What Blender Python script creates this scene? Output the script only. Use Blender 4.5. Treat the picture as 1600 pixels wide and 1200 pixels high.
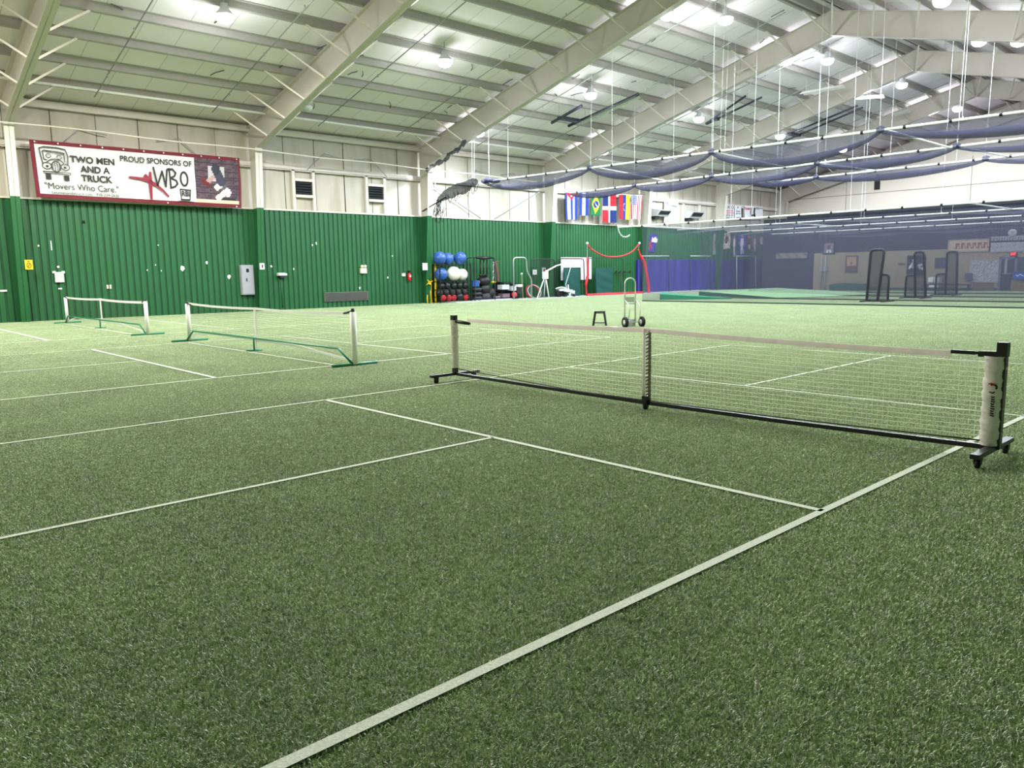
import bpy, math, random
from mathutils import Vector, Matrix
random.seed(7)
sc = bpy.context.scene
for o in list(bpy.data.objects): bpy.data.objects.remove(o)

# ------------------------------------------------------------------ camera
YAW, PITCH, ROLL, FPX, CAMH = 0.833435, -0.143647, -0.016255, 1191.4154, 1.466045
fw = Vector((-math.sin(YAW)*math.cos(PITCH), math.cos(YAW)*math.cos(PITCH), math.sin(PITCH)))
rt = Vector((math.cos(YAW), math.sin(YAW), 0)); up = rt.cross(fw)
rt, up = rt*math.cos(ROLL)+up*math.sin(ROLL), -rt*math.sin(ROLL)+up*math.cos(ROLL)
cd = bpy.data.cameras.new('camera'); cam = bpy.data.objects.new('camera', cd)
sc.collection.objects.link(cam); sc.camera = cam
cd.sensor_fit = 'HORIZONTAL'; cd.sensor_width = 36; cd.lens = 36*FPX/1600; cd.clip_end = 300; cd.clip_start = .05
m = Matrix.Identity(4)
for i in range(3): m[i][0], m[i][1], m[i][2] = rt[i], up[i], -fw[i]
m[2][3] = CAMH; cam.matrix_world = m
# ------------------------------------------------------------------ world, exposure
w = bpy.data.worlds.new('world'); sc.world = w; w.use_nodes = True
w.node_tree.nodes['Background'].inputs[0].default_value = (.5, .55, .6, 1)
w.node_tree.nodes['Background'].inputs[1].default_value = .05
vs = sc.view_settings; vs.view_transform = 'Standard'; vs.look = 'None'; vs.gamma = 1; vs.use_curve_mapping = False
vs.exposure = 0.03
LAMP_W = 1700.0

# ------------------------------------------------------------------ where things stand: sight lines of the measured photo met with real planes
def sight(x, y): return fw*FPX + rt*(x-800) - up*(y-600)
def _t(x, y, ax, val):
    d = sight(x, y); o = Vector((0, 0, CAMH)); return o + d*((val-o[ax])/d[ax])
def FL(x, y, z=0): return _t(x, y, 2, z)
def YP(x, y, Y): return _t(x, y, 1, Y)
XW = -32.83            # inner face of the left long wall
def WL(x, y, off=.0): return _t(x, y, 0, XW+off)
RIDGE, RZ, EZ = -15.7, 12.33, 8.05
XR = 2*RIDGE-XW        # right long wall, mirror of the left one
def roofz(X): return EZ + .25*((X-XW) if X < RIDGE else (XR-X))
def RF(x, y, off=.1, right=False):
    d = sight(x, y)
    if not right: t = (EZ-.25*XW-off-CAMH)/(d[2]-.25*d[0])
    else: t = (EZ+.25*XR-off-CAMH)/(d[2]+.25*d[0])
    return Vector((0, 0, CAMH))+d*t
YB, YE, YF = -12.6, 60.2, 51.5      # back wall, far end wall, front of the low block
FY = [5.65+9.0*k for k in range(-2, 7)]

# ------------------------------------------------------------------ materials
def lin(c): return tuple(((v/255)/12.92 if v/255 <= .04045 else ((v/255+.055)/1.055)**2.4) for v in c)
MC = {}
def mat(name, c, rough=.6, metal=0, var=.08, scale=6, alpha=1, emit=0, coat=0, spec=.4, bump=0, sheen=0):
    if name in MC: return MC[name]
    m = bpy.data.materials.new(name); m.use_nodes = True; nt = m.node_tree; b = nt.nodes['Principled BSDF']
    L = lin(c)
    tc = nt.nodes.new('ShaderNodeTexCoord'); nz = nt.nodes.new('ShaderNodeTexNoise'); nz.inputs['Scale'].default_value = scale
    nz.inputs['Detail'].default_value = 4
    nt.links.new(tc.outputs['Object'], nz.inputs['Vector'])
    mx = nt.nodes.new('ShaderNodeMix'); mx.data_type = 'RGBA'
    mx.inputs[6].default_value = (*[v*(1-var) for v in L], 1); mx.inputs[7].default_value = (*[min(1, v*(1+var)) for v in L], 1)
    nt.links.new(nz.outputs['Fac'], mx.inputs[0]); nt.links.new(mx.outputs[2], b.inputs['Base Color'])
    b.inputs['Roughness'].default_value = rough; b.inputs['Metallic'].default_value = metal
    b.inputs['Specular IOR Level'].default_value = spec; b.inputs['Coat Weight'].default_value = coat
    if sheen: b.inputs['Sheen Weight'].default_value = sheen
    if alpha < 1: b.inputs['Alpha'].default_value = alpha
    if emit:
        b.inputs['Emission Color'].default_value = (*L, 1); b.inputs['Emission Strength'].default_value = emit
    if bump:
        bp = nt.nodes.new('ShaderNodeBump'); bp.inputs['Strength'].default_value = .5; bp.inputs['Distance'].default_value = bump
        nt.links.new(nz.outputs['Fac'], bp.inputs['Height']); nt.links.new(bp.outputs['Normal'], b.inputs['Normal'])
    MC[name] = m; return m
def printed(name='printed_cloth', rough=.7, alpha=1):     # takes its printed colours from the mesh colour attribute
    if name in MC: return MC[name]
    m = bpy.data.materials.new(name); m.use_nodes = True; nt = m.node_tree; b = nt.nodes['Principled BSDF']
    a = nt.nodes.new('ShaderNodeAttribute'); a.attribute_name = 'Col'
    nt.links.new(a.outputs['Color'], b.inputs['Base Color']); b.inputs['Roughness'].default_value = rough
    b.inputs['Specular IOR Level'].default_value = .25
    MC[name] = m; return m

def turf_material():
    m = bpy.data.materials.new('turf'); m.use_nodes = True; nt = m.node_tree; b = nt.nodes['Principled BSDF']; N = nt.nodes.new
    tc = N('ShaderNodeTexCoord')
    def noise(s, det=2, ro=.6):
        n = N('ShaderNodeTexNoise'); n.inputs['Scale'].default_value = s; n.inputs['Detail'].default_value = det; n.inputs['Roughness'].default_value = ro
        nt.links.new(tc.outputs['Object'], n.inputs['Vector']); return n.outputs['Fac']
    def ramp(src, a, ca, bb, cb):
        r = N('ShaderNodeValToRGB'); e = r.color_ramp.elements
        e[0].position = a; e[0].color = (*ca, 1); e[1].position = bb; e[1].color = (*cb, 1)
        nt.links.new(src, r.inputs[0]); return r.outputs[0]
    fine = ramp(noise(105, 3, .7), .36, tuple(v*.35 for v in TURF_DARK), .66, tuple(v*.5 for v in TURF_LIGHT))
    clump = ramp(noise(26, 3), .3, (.72,)*3, .7, (1.22,)*3)
    patch = ramp(noise(1.1, 4), .3, (.86,)*3, .7, (1.12,)*3)
    def mul(a, c):
        x = N('ShaderNodeMix'); x.data_type = 'RGBA'; x.blend_type = 'MULTIPLY'; x.clamp_result = False; x.inputs[0].default_value = 1
        nt.links.new(a, x.inputs[6]); nt.links.new(c, x.inputs[7]); return x.outputs[2]
    nt.links.new(mul(mul(fine, clump), patch), b.inputs['Base Color'])
    b.inputs['Roughness'].default_value = .7; b.inputs['Specular IOR Level'].default_value = .2
    
    bp = N('ShaderNodeBump'); bp.inputs['Strength'].default_value = .7; bp.inputs['Distance'].default_value = .012
    nt.links.new(noise(85, 3, .7), bp.inputs['Height']); nt.links.new(bp.outputs['Normal'], b.inputs['Normal'])
    return m
TURF_DARK = lin((90, 128, 68)); TURF_LIGHT = lin((190, 213, 150)); TURF_TAN = lin((222, 224, 204)); PILE_N = 30000

def ceiling_material():
    m = mat('roof_liner', (244, 234, 238), .75, var=.05, scale=.5)
    nt = m.node_tree; b = nt.nodes['Principled BSDF']; N = nt.nodes.new
    tc = N('ShaderNodeTexCoord'); mp = N('ShaderNodeMapping'); mp.inputs['Scale'].default_value = (.18, 1.0, 1)
    nt.links.new(tc.outputs['Object'], mp.inputs['Vector'])
    br = N('ShaderNodeTexBrick'); br.offset = .5; br.inputs['Scale'].default_value = 1; br.inputs['Mortar Size'].default_value = .012
    br.inputs['Brick Width'].default_value = 40; br.inputs['Row Height'].default_value = 1.25
    br.inputs['Color1'].default_value = (1, 1, 1, 1); br.inputs['Color2'].default_value = (.95, .96, .95, 1); br.inputs['Mortar'].default_value = (.6, .6, .57, 1)
    nt.links.new(mp.outputs[0], br.inputs['Vector'])
    old = b.inputs['Base Color'].links[0].from_socket
    x = N('ShaderNodeMix'); x.data_type = 'RGBA'; x.blend_type = 'MULTIPLY'; x.inputs[0].default_value = 1
    nt.links.new(old, x.inputs[6]); nt.links.new(br.outputs['Color'], x.inputs[7]); nt.links.new(x.outputs[2], b.inputs['Base Color'])
    return m
def stained_white():
    m = mat('vinyl_wall', (184, 178, 166), .6, var=.05, scale=1.2)
    nt = m.node_tree; b = nt.nodes['Principled BSDF']; N = nt.nodes.new
    tc = N('ShaderNodeTexCoord'); nz = N('ShaderNodeTexNoise'); nz.inputs['Scale'].default_value = .9; nz.inputs['Detail'].default_value = 7
    mp = N('ShaderNodeMapping'); mp.inputs['Scale'].default_value = (1, 1.6, .35); nt.links.new(tc.outputs['Object'], mp.inputs[0]); nt.links.new(mp.outputs[0], nz.inputs['Vector'])
    r = N('ShaderNodeValToRGB'); e = r.color_ramp.elements; e[0].position = .3; e[0].color = (.66, .62, .5, 1); e[1].position = .52; e[1].color = (1, 1, 1, 1)
    nt.links.new(nz.outputs['Fac'], r.inputs[0])
    old = b.inputs['Base Color'].links[0].from_socket
    x = N('ShaderNodeMix'); x.data_type = 'RGBA'; x.blend_type = 'MULTIPLY'; x.inputs[0].default_value = .6
    nt.links.new(old, x.inputs[6]); nt.links.new(r.outputs[0], x.inputs[7]); nt.links.new(x.outputs[2], b.inputs['Base Color'])
    return m
def netting(name, c, alpha, coarse=0):
    m = mat(name, c, .8, var=.1, scale=2, alpha=alpha); return m

TURF = turf_material(); ROOFM = ceiling_material(); VINYL = stained_white()
STEEL = mat('painted_steel', (204, 196, 188), .5, var=.05, scale=1.5)
WHITE = mat('white_paint', (235, 235, 232), .5); OLDW = mat('aged_white_paint', (204, 199, 188), .5)
GREEN = mat('green_liner', (32, 90, 50), .45, var=.14, scale=2.5)
GREEND = mat('green_groove', (26, 78, 46), .6)
LINEW = mat('turf_line_white', (198, 204, 188), .8, var=.35, scale=90, bump=.004)
BLACK = mat('black_metal', (18, 19, 20), .4); RUBBER = mat('black_rubber', (16, 16, 17), .7)
DGREY = mat('dark_grey', (38, 40, 44), .5); GREY = mat('grey_paint', (150, 154, 158), .45); LGREY = mat('light_grey', (190, 192, 194), .5)
GALV = mat('galvanised_steel', (168, 172, 174), .35, .6); ALU = mat('aluminium', (196, 198, 198), .3, .7)
NETW = mat('net_cord_white', (240, 244, 222), .7); TAPE = mat('net_tape_white', (236, 232, 228), .6, bump=.002, scale=20)
TAPEP = mat('net_tape_grey', (240, 231, 228), .6, bump=.002, scale=20)
def let_through(m, f):      # woven cloth and cord let part of the light through
    nt = m.node_tree; b = nt.nodes['Principled BSDF']; t = nt.nodes.new('ShaderNodeBsdfTranslucent'); mx = nt.nodes.new('ShaderNodeMixShader'); mx.inputs[0].default_value = f
    nt.links.new(b.inputs['Base Color'].links[0].from_socket, t.inputs['Color']); nt.links.new(b.outputs[0], mx.inputs[1]); nt.links.new(t.outputs[0], mx.inputs[2]); nt.links.new(mx.outputs[0], nt.nodes['Material Output'].inputs['Surface'])
let_through(TAPEP, .45); let_through(NETW, .4); let_through(TAPE, .4)
SLEEVE = mat('vinyl_sleeve', (214, 208, 204), .35, var=.06, scale=9, bump=.03)
FGREEN = mat('green_powder_coat', (18, 120, 84), .35)
RED = mat('red_vinyl', (200, 40, 50), .5); REDP = mat('red_paint', (196, 30, 30), .35)
BLUEB = mat('blue_ball_vinyl', (46, 84, 152), .3, coat=.3); WBALL = mat('pearl_ball_vinyl', (222, 222, 208), .3, coat=.3)
BBALL = mat('black_ball_rubber', (34, 36, 38), .4); RBALL = mat('red_ball_rubber', (205, 52, 62), .45)
YEL = mat('yellow_plastic', (226, 190, 40), .4); PURPLE = mat('purple_wall_pad', (52, 52, 130), .5, var=.12, scale=.8)
TEAL = mat('dark_green_mat', (10, 70, 64), .5, var=.1, bump=.02, scale=3)
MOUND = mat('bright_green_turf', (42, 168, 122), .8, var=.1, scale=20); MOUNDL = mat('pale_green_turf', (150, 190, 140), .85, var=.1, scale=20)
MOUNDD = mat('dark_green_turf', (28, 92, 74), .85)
BEIGE = mat('beige_wall', (214, 206, 192), .7, var=.03, scale=1); TAN = mat('tan_wall', (150, 138, 112), .8, var=.12, scale=2)
CHAR = mat('charcoal_wall', (40, 42, 60), .8, var=.1, scale=1)
CNET = netting('cage_netting', (80, 80, 102), .23); CTOP = netting('cage_roof_netting', (88, 88, 110), .34)
SWAG = netting('raised_netting', (96, 98, 116), .36); BUND = netting('bunched_netting', (64, 66, 92), .66)
DNET = netting('dark_net_bundle', (44, 44, 56), .62)
PRINT = printed()

# ------------------------------------------------------------------ mesh helper
def rootloc(p):
    v = Vector((0, 0, 0))
    while p is not None: v = v+p.location; p = p.parent
    return v
class MB:
    def __init__(s): s.v = []; s.f = []; s.mi = []; s.cur = 0; s.smooth = []; s.col = []; s.c = None; s.sm = False
    def face(s, idx):
        s.f.append(idx); s.mi.append(s.cur); s.smooth.append(s.sm); s.col.append(s.c)
    def quad(s, a, b, c, d):
        n = len(s.v); s.v += [Vector(a), Vector(b), Vector(c), Vector(d)]; s.face((n, n+1, n+2, n+3)); return s
    def box(s, lo, hi, rot=0, piv=None):
        lo, hi = Vector(lo), Vector(hi); n = len(s.v)
        P = [Vector((x, y, z)) for z in (lo.z, hi.z) for x, y in ((lo.x, lo.y), (hi.x, lo.y), (hi.x, hi.y), (lo.x, hi.y))]
        if rot:
            c = Vector(piv) if piv is not None else (lo+hi)/2; R = Matrix.Rotation(rot, 3, 'Z'); P = [c+R@(p-c) for p in P]
        s.v += P
        for q in ((3, 2, 1, 0), (4, 5, 6, 7), (0, 1, 5, 4), (1, 2, 6, 5), (2, 3, 7, 6), (3, 0, 4, 7)): s.face(tuple(n+i for i in q))
        return s
    def cbox(s, c, d, rot=0): c = Vector(c); d = Vector(d)/2; return s.box(c-d, c+d, rot)
    def tube(s, pts, r, n=8, closed=False, caps=True, flat=None):
        pts = [Vector(p) for p in pts]; N = len(pts); base = len(s.v); sm = s.sm; s.sm = n > 4
        rr = r if isinstance(r, (list, tuple)) else [r]*N
        prev = None
        for i, p in enumerate(pts):
            a = pts[(i-1) % N] if (closed or i > 0) else p; b = pts[(i+1) % N] if (closed or i < N-1) else p
            t = (b-a)
            if t.length < 1e-9: t = Vector((0, 0, 1))
            t.normalize()
            if prev is None:
                u = t.cross(Vector((0, 0, 1)))
                if u.length < 1e-3: u = t.cross(Vector((1, 0, 0)))
            else:
                u = prev - t*prev.dot(t)
                if u.length < 1e-4: u = t.orthogonal()
            u.normalize(); prev = u; w_ = t.cross(u)
            for k in range(n):
                a_ = 2*math.pi*k/n + (math.pi/4 if n == 4 else 0); cx, cy = math.cos(a_)*rr[i], math.sin(a_)*rr[i]
                if flat: cx *= flat
                s.v.append(p+u*cx+w_*cy)
        M = N if closed else N-1
        for i in range(M):
            for k in range(n):
                a = base+i*n+k; b = base+i*n+(k+1) % n; c = base+((i+1) % N)*n+(k+1) % n; d = base+((i+1) % N)*n+k; s.face((a, b, c, d))
        s.sm = False
        if caps and not closed:
            s.face(tuple(base+k for k in reversed(range(n)))); s.face(tuple(base+(N-1)*n+k for k in range(n)))
        s.sm = sm; return s
    def ball(s, c, r, sc_=(1, 1, 1), nu=16, nv=10):
        c = Vector(c); base = len(s.v); sm = s.sm; s.sm = True
        for j in range(nv+1):
            th = math.pi*j/nv
            for i in range(nu):
                ph = 2*math.pi*i/nu
                s.v.append(c+Vector((r*sc_[0]*math.sin(th)*math.cos(ph), r*sc_[1]*math.sin(th)*math.sin(ph), r*sc_[2]*math.cos(th))))
        for j in range(nv):
            for i in range(nu):
                s.face((base+j*nu+i, base+(j+1)*nu+i, base+(j+1)*nu+(i+1) % nu, base+j*nu+(i+1) % nu))
        s.sm = sm; return s
    def lathe(s, c, prof, axis='Z', n=16):
        c = Vector(c); base = len(s.v); sm = s.sm; s.sm = True
        for r, z in prof:
            for k in range(n):
                a = 2*math.pi*k/n; x, y = r*math.cos(a), r*math.sin(a)
                s.v.append(c+(Vector((x, y, z)) if axis == 'Z' else Vector((z, x, y)) if axis == 'X' else Vector((x, z, y))))
        for j in range(len(prof)-1):
            for k in range(n): s.face((base+j*n+k, base+j*n+(k+1) % n, base+(j+1)*n+(k+1) % n, base+(j+1)*n+k))
        s.sm = sm; return s
    def prism(s, pts, d):      # polygon pts (list of 3d), extruded by vector d
        pts = [Vector(p) for p in pts]; d = Vector(d); n = len(s.v); k = len(pts)
        s.v += pts+[p+d for p in pts]
        s.face(tuple(n+i for i in reversed(range(k)))); s.face(tuple(n+k+i for i in range(k)))
        for i in range(k): s.face((n+i, n+(i+1) % k, n+k+(i+1) % k, n+k+i))
        return s
    def build(s, name, mats, parent=None, base=None, fix=True):
        me = bpy.data.meshes.new(name); o = bpy.data.objects.new(name, me); sc.collection.objects.link(o)
        if parent is not None: o.parent = parent; off = rootloc(parent)
        else:
            if base is None:
                xs = [v.x for v in s.v]; ys = [v.y for v in s.v]; zs = [v.z for v in s.v]
                base = Vector(((min(xs)+max(xs))/2, (min(ys)+max(ys))/2, min(zs)))
            off = Vector(base); o.location = off
        me.from_pydata([tuple(v-off) for v in s.v], [], s.f)
        if not isinstance(mats, (list, tuple)): mats = [mats]
        for m_ in mats: me.materials.append(m_)
        me.polygons.foreach_set('material_index', s.mi); me.polygons.foreach_set('use_smooth', s.smooth)
        if any(c is not None for c in s.col):
            ca = me.color_attributes.new('Col', 'FLOAT_COLOR', 'CORNER')
            li = 0
            for p, c in zip(me.polygons, s.col):
                c = c or (1, 1, 1)
                for k in range(len(p.vertices)): ca.data[li].color = (*c, 1); li += 1
        me.update()
        return o
def thing(name, label, cat, loc, group=None):
    o = bpy.data.objects.new(name, None); sc.collection.objects.link(o); o.location = Vector(loc); o.empty_display_size = .1
    o['label'] = label; o['category'] = cat
    if group: o['group'] = group
    return o
def tag(o, label, cat, group=None, kind=None):
    o['label'] = label; o['category'] = cat
    if group: o['group'] = group
    if kind: o['kind'] = kind
    return o
def struct(o): o['kind'] = 'structure'; return o
def sgroup(name, loc): o = bpy.data.objects.new(name, None); sc.collection.objects.link(o); o.location = Vector(loc); o['kind'] = 'structure'; return o
def copy_tree(o, parent=None):
    c = o.copy(); sc.collection.objects.link(c); c.parent = parent
    for ch in [x for x in bpy.data.objects if x.parent == o]: copy_tree(ch, c)
    return c
def bil(q, n=Vector((1, 0, 0))):       # q = TL, TR, BR, BL corners ; u right, v up
    TL, TR, BR, BL = [Vector(p) for p in q]
    return lambda u, v, e=0: (BL*(1-u)*(1-v)+BR*u*(1-v)+TL*(1-u)*v+TR*u*v)+n*e
def sheet(Q, nx, nz, fn, wave=lambda u, v: 0, th=.01):
    mb = MB()
    P = [[Q(i/nx, j/nz, wave(i/nx, j/nz)) for i in range(nx+1)] for j in range(nz+1)]
    base = len(mb.v)
    for r in P: mb.v += r
    mb.sm = True
    for j in range(nz):
        for i in range(nx):
            mb.c = fn((i+.5)/nx, (j+.5)/nz)
            a = base+j*(nx+1)+i; mb.face((a, a+1, a+nx+2, a+nx+1))
    # back side, so that the cloth has thickness
    b2 = len(mb.v); mb.c = fn(.5, .02); kx, kz = min(nx, 24), min(nz, 12)
    for j in range(kz+1):
        for i in range(kx+1): mb.v.append(Q(i/kx, j/kz, wave(i/kx, j/kz)-th))
    for j in range(kz):
        for i in range(kx): a = b2+j*(kx+1)+i; mb.face((a+kx+1, a+kx+2, a+1, a))
    return mb
FONTC = {}
def text_mesh(txt, bold=0, spacing=1.0):
    k = (txt, bold, spacing)
    if k in FONTC: return FONTC[k]
    cu = bpy.data.curves.new('lettering', 'FONT'); cu.body = txt; cu.size = 1; cu.offset = bold; cu.resolution_u = 4; cu.space_character = spacing
    o = bpy.data.objects.new('lettering', cu); sc.collection.objects.link(o)
    dg = bpy.context.evaluated_depsgraph_get(); me = o.evaluated_get(dg).to_mesh()
    V = [v.co.copy() for v in me.vertices]; F = [tuple(p.vertices) for p in me.polygons]
    o.evaluated_get(dg).to_mesh_clear(); bpy.data.objects.remove(o); bpy.data.curves.remove(cu)
    FONTC[k] = (V, F); return V, F
def letter(mb, Q, txt, u0, v0, u1, v1, e=.012, bold=0.0, spacing=1.0):      # fills box u0..u1 x v0..v1 on the bilinear patch
    V, F = text_mesh(txt, bold, spacing)
    if not V: return
    x0, x1 = min(v.x for v in V), max(v.x for v in V); y0, y1 = min(v.y for v in V), max(v.y for v in V)
    n = len(mb.v)
    for v in V: mb.v.append(Q(u0+(u1-u0)*(v.x-x0)/(x1-x0), v0+(v1-v0)*(v.y-y0)/(y1-y0), e))
    for f in F: mb.face(tuple(n+i for i in f))
def stroke(mb, Q, pts, wd, asp, e=.014, taper=0):        # brush line of width wd (in v units), asp = height/width of patch
    pts = [Vector(p) for p in pts]; N_ = len(pts)
    for i, (a, b) in enumerate(zip(pts, pts[1:])):
        t = Vector(((b.x-a.x)/asp, b.y-a.y))
        if t.length < 1e-6: continue
        t.normalize(); fa = 1-taper*abs(2*i/(N_-1)-1); fb = 1-taper*abs(2*(i+1)/(N_-1)-1)
        ex = Vector((t.x*asp, t.y))*wd*.22; nr = Vector((-t.y*asp, t.x))*wd/2; a2, b2 = a-ex, b+ex; n = len(mb.v); e_ = e+.0015*(i % 2)
        mb.v += [Q(p.x, p.y, e_) for p in (a2+nr*fa, b2+nr*fb, b2-nr*fb, a2-nr*fa)]; mb.face((n, n+1, n+2, n+3))
def ring(cx, cy, rx, ry, n=20, a0=0, a1=2*math.pi): return [(cx+rx*math.cos(a0+(a1-a0)*i/n), cy+ry*math.sin(a0+(a1-a0)*i/n)) for i in range(n+1)]
def arc3(c, r, a0, a1, ax1, ax2, n=8):
    c = Vector(c); ax1 = Vector(ax1); ax2 = Vector(ax2)
    return [c+ax1*r*math.cos(a0+(a1-a0)*i/n)+ax2*r*math.sin(a0+(a1-a0)*i/n) for i in range(n+1)]
def smoothpath(pts, n=6):
    pts = [Vector(p) for p in pts]; out = []
    for i in range(len(pts)-1):
        p0 = pts[max(i-1, 0)]; p1 = pts[i]; p2 = pts[i+1]; p3 = pts[min(i+2, len(pts)-1)]
        for k in range(n):
            t = k/n; out.append(.5*((2*p1)+(p2-p0)*t+(2*p0-5*p1+4*p2-p3)*t*t+(3*p1-p0-3*p2+p3)*t**3))
    out.append(pts[-1]); return out

# ================================================================== SETTING
fl = struct(MB().quad((XW-.2, YB, 0), (XR+.2, YB, 0), (XR+.2, YE, 0), (XW-.2, YE, 0)).build('floor', TURF, base=(0, 0, 0)))
# the turf pile: real fibres, one dense patch of blades repeated over the whole floor
def turf_pile():
    rn = random.Random(11); S_ = .8; N_ = int(S_*S_*PILE_N); V = []; F = []; C_ = []
    for k in range(N_):
        x, y = rn.uniform(0, S_), rn.uniform(0, S_); a = rn.uniform(0, 6.283); h_ = rn.uniform(.008, .015); w_ = rn.uniform(.0011, .0021)
        la = rn.uniform(0, 6.283); ll = rn.uniform(.004, .016); dx, dy = math.cos(a)*w_, math.sin(a)*w_; lx, ly = math.cos(la)*ll, math.sin(la)*ll
        n = len(V); V += [(x-dx, y-dy, 0), (x+dx, y+dy, 0), (x+dx*.8+lx*.4, y+dy*.8+ly*.4, h_*.65), (x-dx*.8+lx*.4, y-dy*.8+ly*.4, h_*.65), (x+lx, y+ly, h_)]
        F += [(n, n+1, n+2, n+3), (n+3, n+2, n+4)]; c = rn.random(); t = rn.random() < .27
        col = tuple(TURF_TAN[i]*(.7+.6*c) if t else TURF_DARK[i]+(TURF_LIGHT[i]-TURF_DARK[i])*c for i in range(3)); C_ += [col]*7
    me = bpy.data.meshes.new('turf_pile'); me.from_pydata(V, [], F); ca = me.color_attributes.new('Col', 'FLOAT_COLOR', 'CORNER')
    ca.data.foreach_set('color', [v for c in C_ for v in (*c, 1)])
    m = bpy.data.materials.new('turf_fibre'); m.use_nodes = True; nt = m.node_tree; b = nt.nodes['Principled BSDF']; N = nt.nodes.new
    at = N('ShaderNodeAttribute'); at.attribute_name = 'Col'; gp = N('ShaderNodeNewGeometry'); nz = N('ShaderNodeTexNoise'); nz.inputs['Scale'].default_value = .9; nz.inputs['Detail'].default_value = 6
    nz2 = N('ShaderNodeTexNoise'); nz2.inputs['Scale'].default_value = 14; nt.links.new(gp.outputs['Position'], nz.inputs['Vector']); nt.links.new(gp.outputs['Position'], nz2.inputs['Vector'])
    prev = at.outputs['Color']
    for z, lo, hi in ((nz, .9, 1.1), (nz2, .86, 1.14)):
        r = N('ShaderNodeMapRange'); r.inputs[1].default_value = .3; r.inputs[2].default_value = .7; r.inputs[3].default_value = lo; r.inputs[4].default_value = hi; nt.links.new(z.outputs['Fac'], r.inputs[0])
        x = N('ShaderNodeVectorMath'); x.operation = 'SCALE'; nt.links.new(prev, x.inputs[0]); nt.links.new(r.outputs[0], x.inputs['Scale']); prev = x.outputs[0]
    nt.links.new(prev, b.inputs['Base Color']); b.inputs['Roughness'].default_value = .42; b.inputs['Specular IOR Level'].default_value = .9
    me.materials.append(m)
    o = bpy.data.objects.new('turf_pile', me); sc.collection.objects.link(o); o.location = (0, 0, 0)
    g = bpy.data.node_groups.new('spread_pile', 'GeometryNodeTree'); g.interface.new_socket('Geometry', in_out='INPUT', socket_type='NodeSocketGeometry'); g.interface.new_socket('Geometry', in_out='OUTPUT', socket_type='NodeSocketGeometry')
    gi = g.nodes.new('NodeGroupInput'); go = g.nodes.new('NodeGroupOutput'); gr = g.nodes.new('GeometryNodeMeshGrid'); ip = g.nodes.new('GeometryNodeInstanceOnPoints'); tr = g.nodes.new('GeometryNodeTransform')
    W_, H_ = XR-XW-.1, YE-YB; nx, ny = int(W_/S_), int((YF-YB)/S_)
    gr.inputs['Size X'].default_value = (nx-1)*S_; gr.inputs['Size Y'].default_value = (ny-1)*S_; gr.inputs['Vertices X'].default_value = nx; gr.inputs['Vertices Y'].default_value = ny
    tr.inputs['Translation'].default_value = (XW+.06+(nx-1)*S_/2, YB+(ny-1)*S_/2, .001)
    g.links.new(gr.outputs['Mesh'], tr.inputs['Geometry']); g.links.new(tr.outputs[0], ip.inputs['Points']); g.links.new(gi.outputs[0], ip.inputs['Instance']); g.links.new(ip.outputs[0], go.inputs[0])
    md = o.modifiers.new('spread', 'NODES'); md.node_group = g
    o['kind'] = 'stuff'; o['label'] = 'short green artificial turf fibres covering the whole floor'; o['category'] = 'turf'
turf_pile()
# court lines inlaid in the turf, children of the floor
CX0, CX1, CY = -8.146, -2.046, 6.4786
def line(mb, a, b, wd=.05):
    a = Vector((a[0], a[1], LZ)); b = Vector((b[0], b[1], LZ)); t = (b-a).normalized(); n = Vector((-t.y, t.x, 0))*wd/2
    mb.quad(a-n, b-n, b+n, a+n)
def court(x0, x1, ynet, k0, k1, b1, b0, wd=.05, netline=False, mid=None, ws=None):
    mb = MB(); xm = mid or (x0+x1)/2
    line(mb, (x0, b0), (x0, b1), wd); line(mb, (x1, b0), (x1, b1), ws or wd)
    line(mb, (x0, k0), (x1, k0), wd*1.25); line(mb, (x0, k1), (x1, k1), wd)
    line(mb, (xm, b0), (xm, k0), wd); line(mb, (xm, k1), (xm, b1), wd); line(mb, (x0, b1), (x1, b1), wd)
    if netline: line(mb, (x0, ynet), (x1, ynet), wd*.8)
    return mb.build('court_line', LINEW, parent=fl)
LZ = .0138
court(CX0, CX1, CY, CY-2.09, CY+2.12, 13.2, -.4, .042, ws=.052)
LZ = .0165
court(-18.0, -11.2, 6.28, 4.27, 8.6, 13.2, -.4, .05, True, mid=-14.65)
court(-30.6, -21.6, 6.28, 4.2, 8.9, 13.6, -.4, .07, True, mid=-26.0)

# left long wall: painted ribbed liner below, vinyl-faced insulation above
GZ = 4.45
wall = sgroup('wall_left', (XW, 0, 0))
mb = MB(); y = YB; P = .243
while y < YE:
    # rib (flat face) and narrow deep groove
    g = .052
    mb.cur = 1; mb.quad((XW, y, 0), (XW, y+g, 0), (XW, y+g, GZ), (XW, y, GZ))
    mb.cur = 0
    mb.quad((XW, y+g, 0), (XW+.04, y+g+.018, 0), (XW+.04, y+g+.018, GZ), (XW, y+g, GZ))
    mb.quad((XW+.04, y+g+.018, 0), (XW+.04, y+P-.018, 0), (XW+.04, y+P-.018, GZ), (XW+.04, y+g+.018, GZ))
    mb.quad((XW+.04, y+P-.018, 0), (XW, y+P, 0), (XW, y+P, GZ), (XW+.04, y+P-.018, GZ))
    y += P
mb.build('ribbed_liner', [GREEN, GREEND], parent=wall)
MB().box((XW-.05, YB, GZ-.02), (XW+.09, YE, GZ+.05)).build('cap_trim', OLDW, parent=wall)
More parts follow.
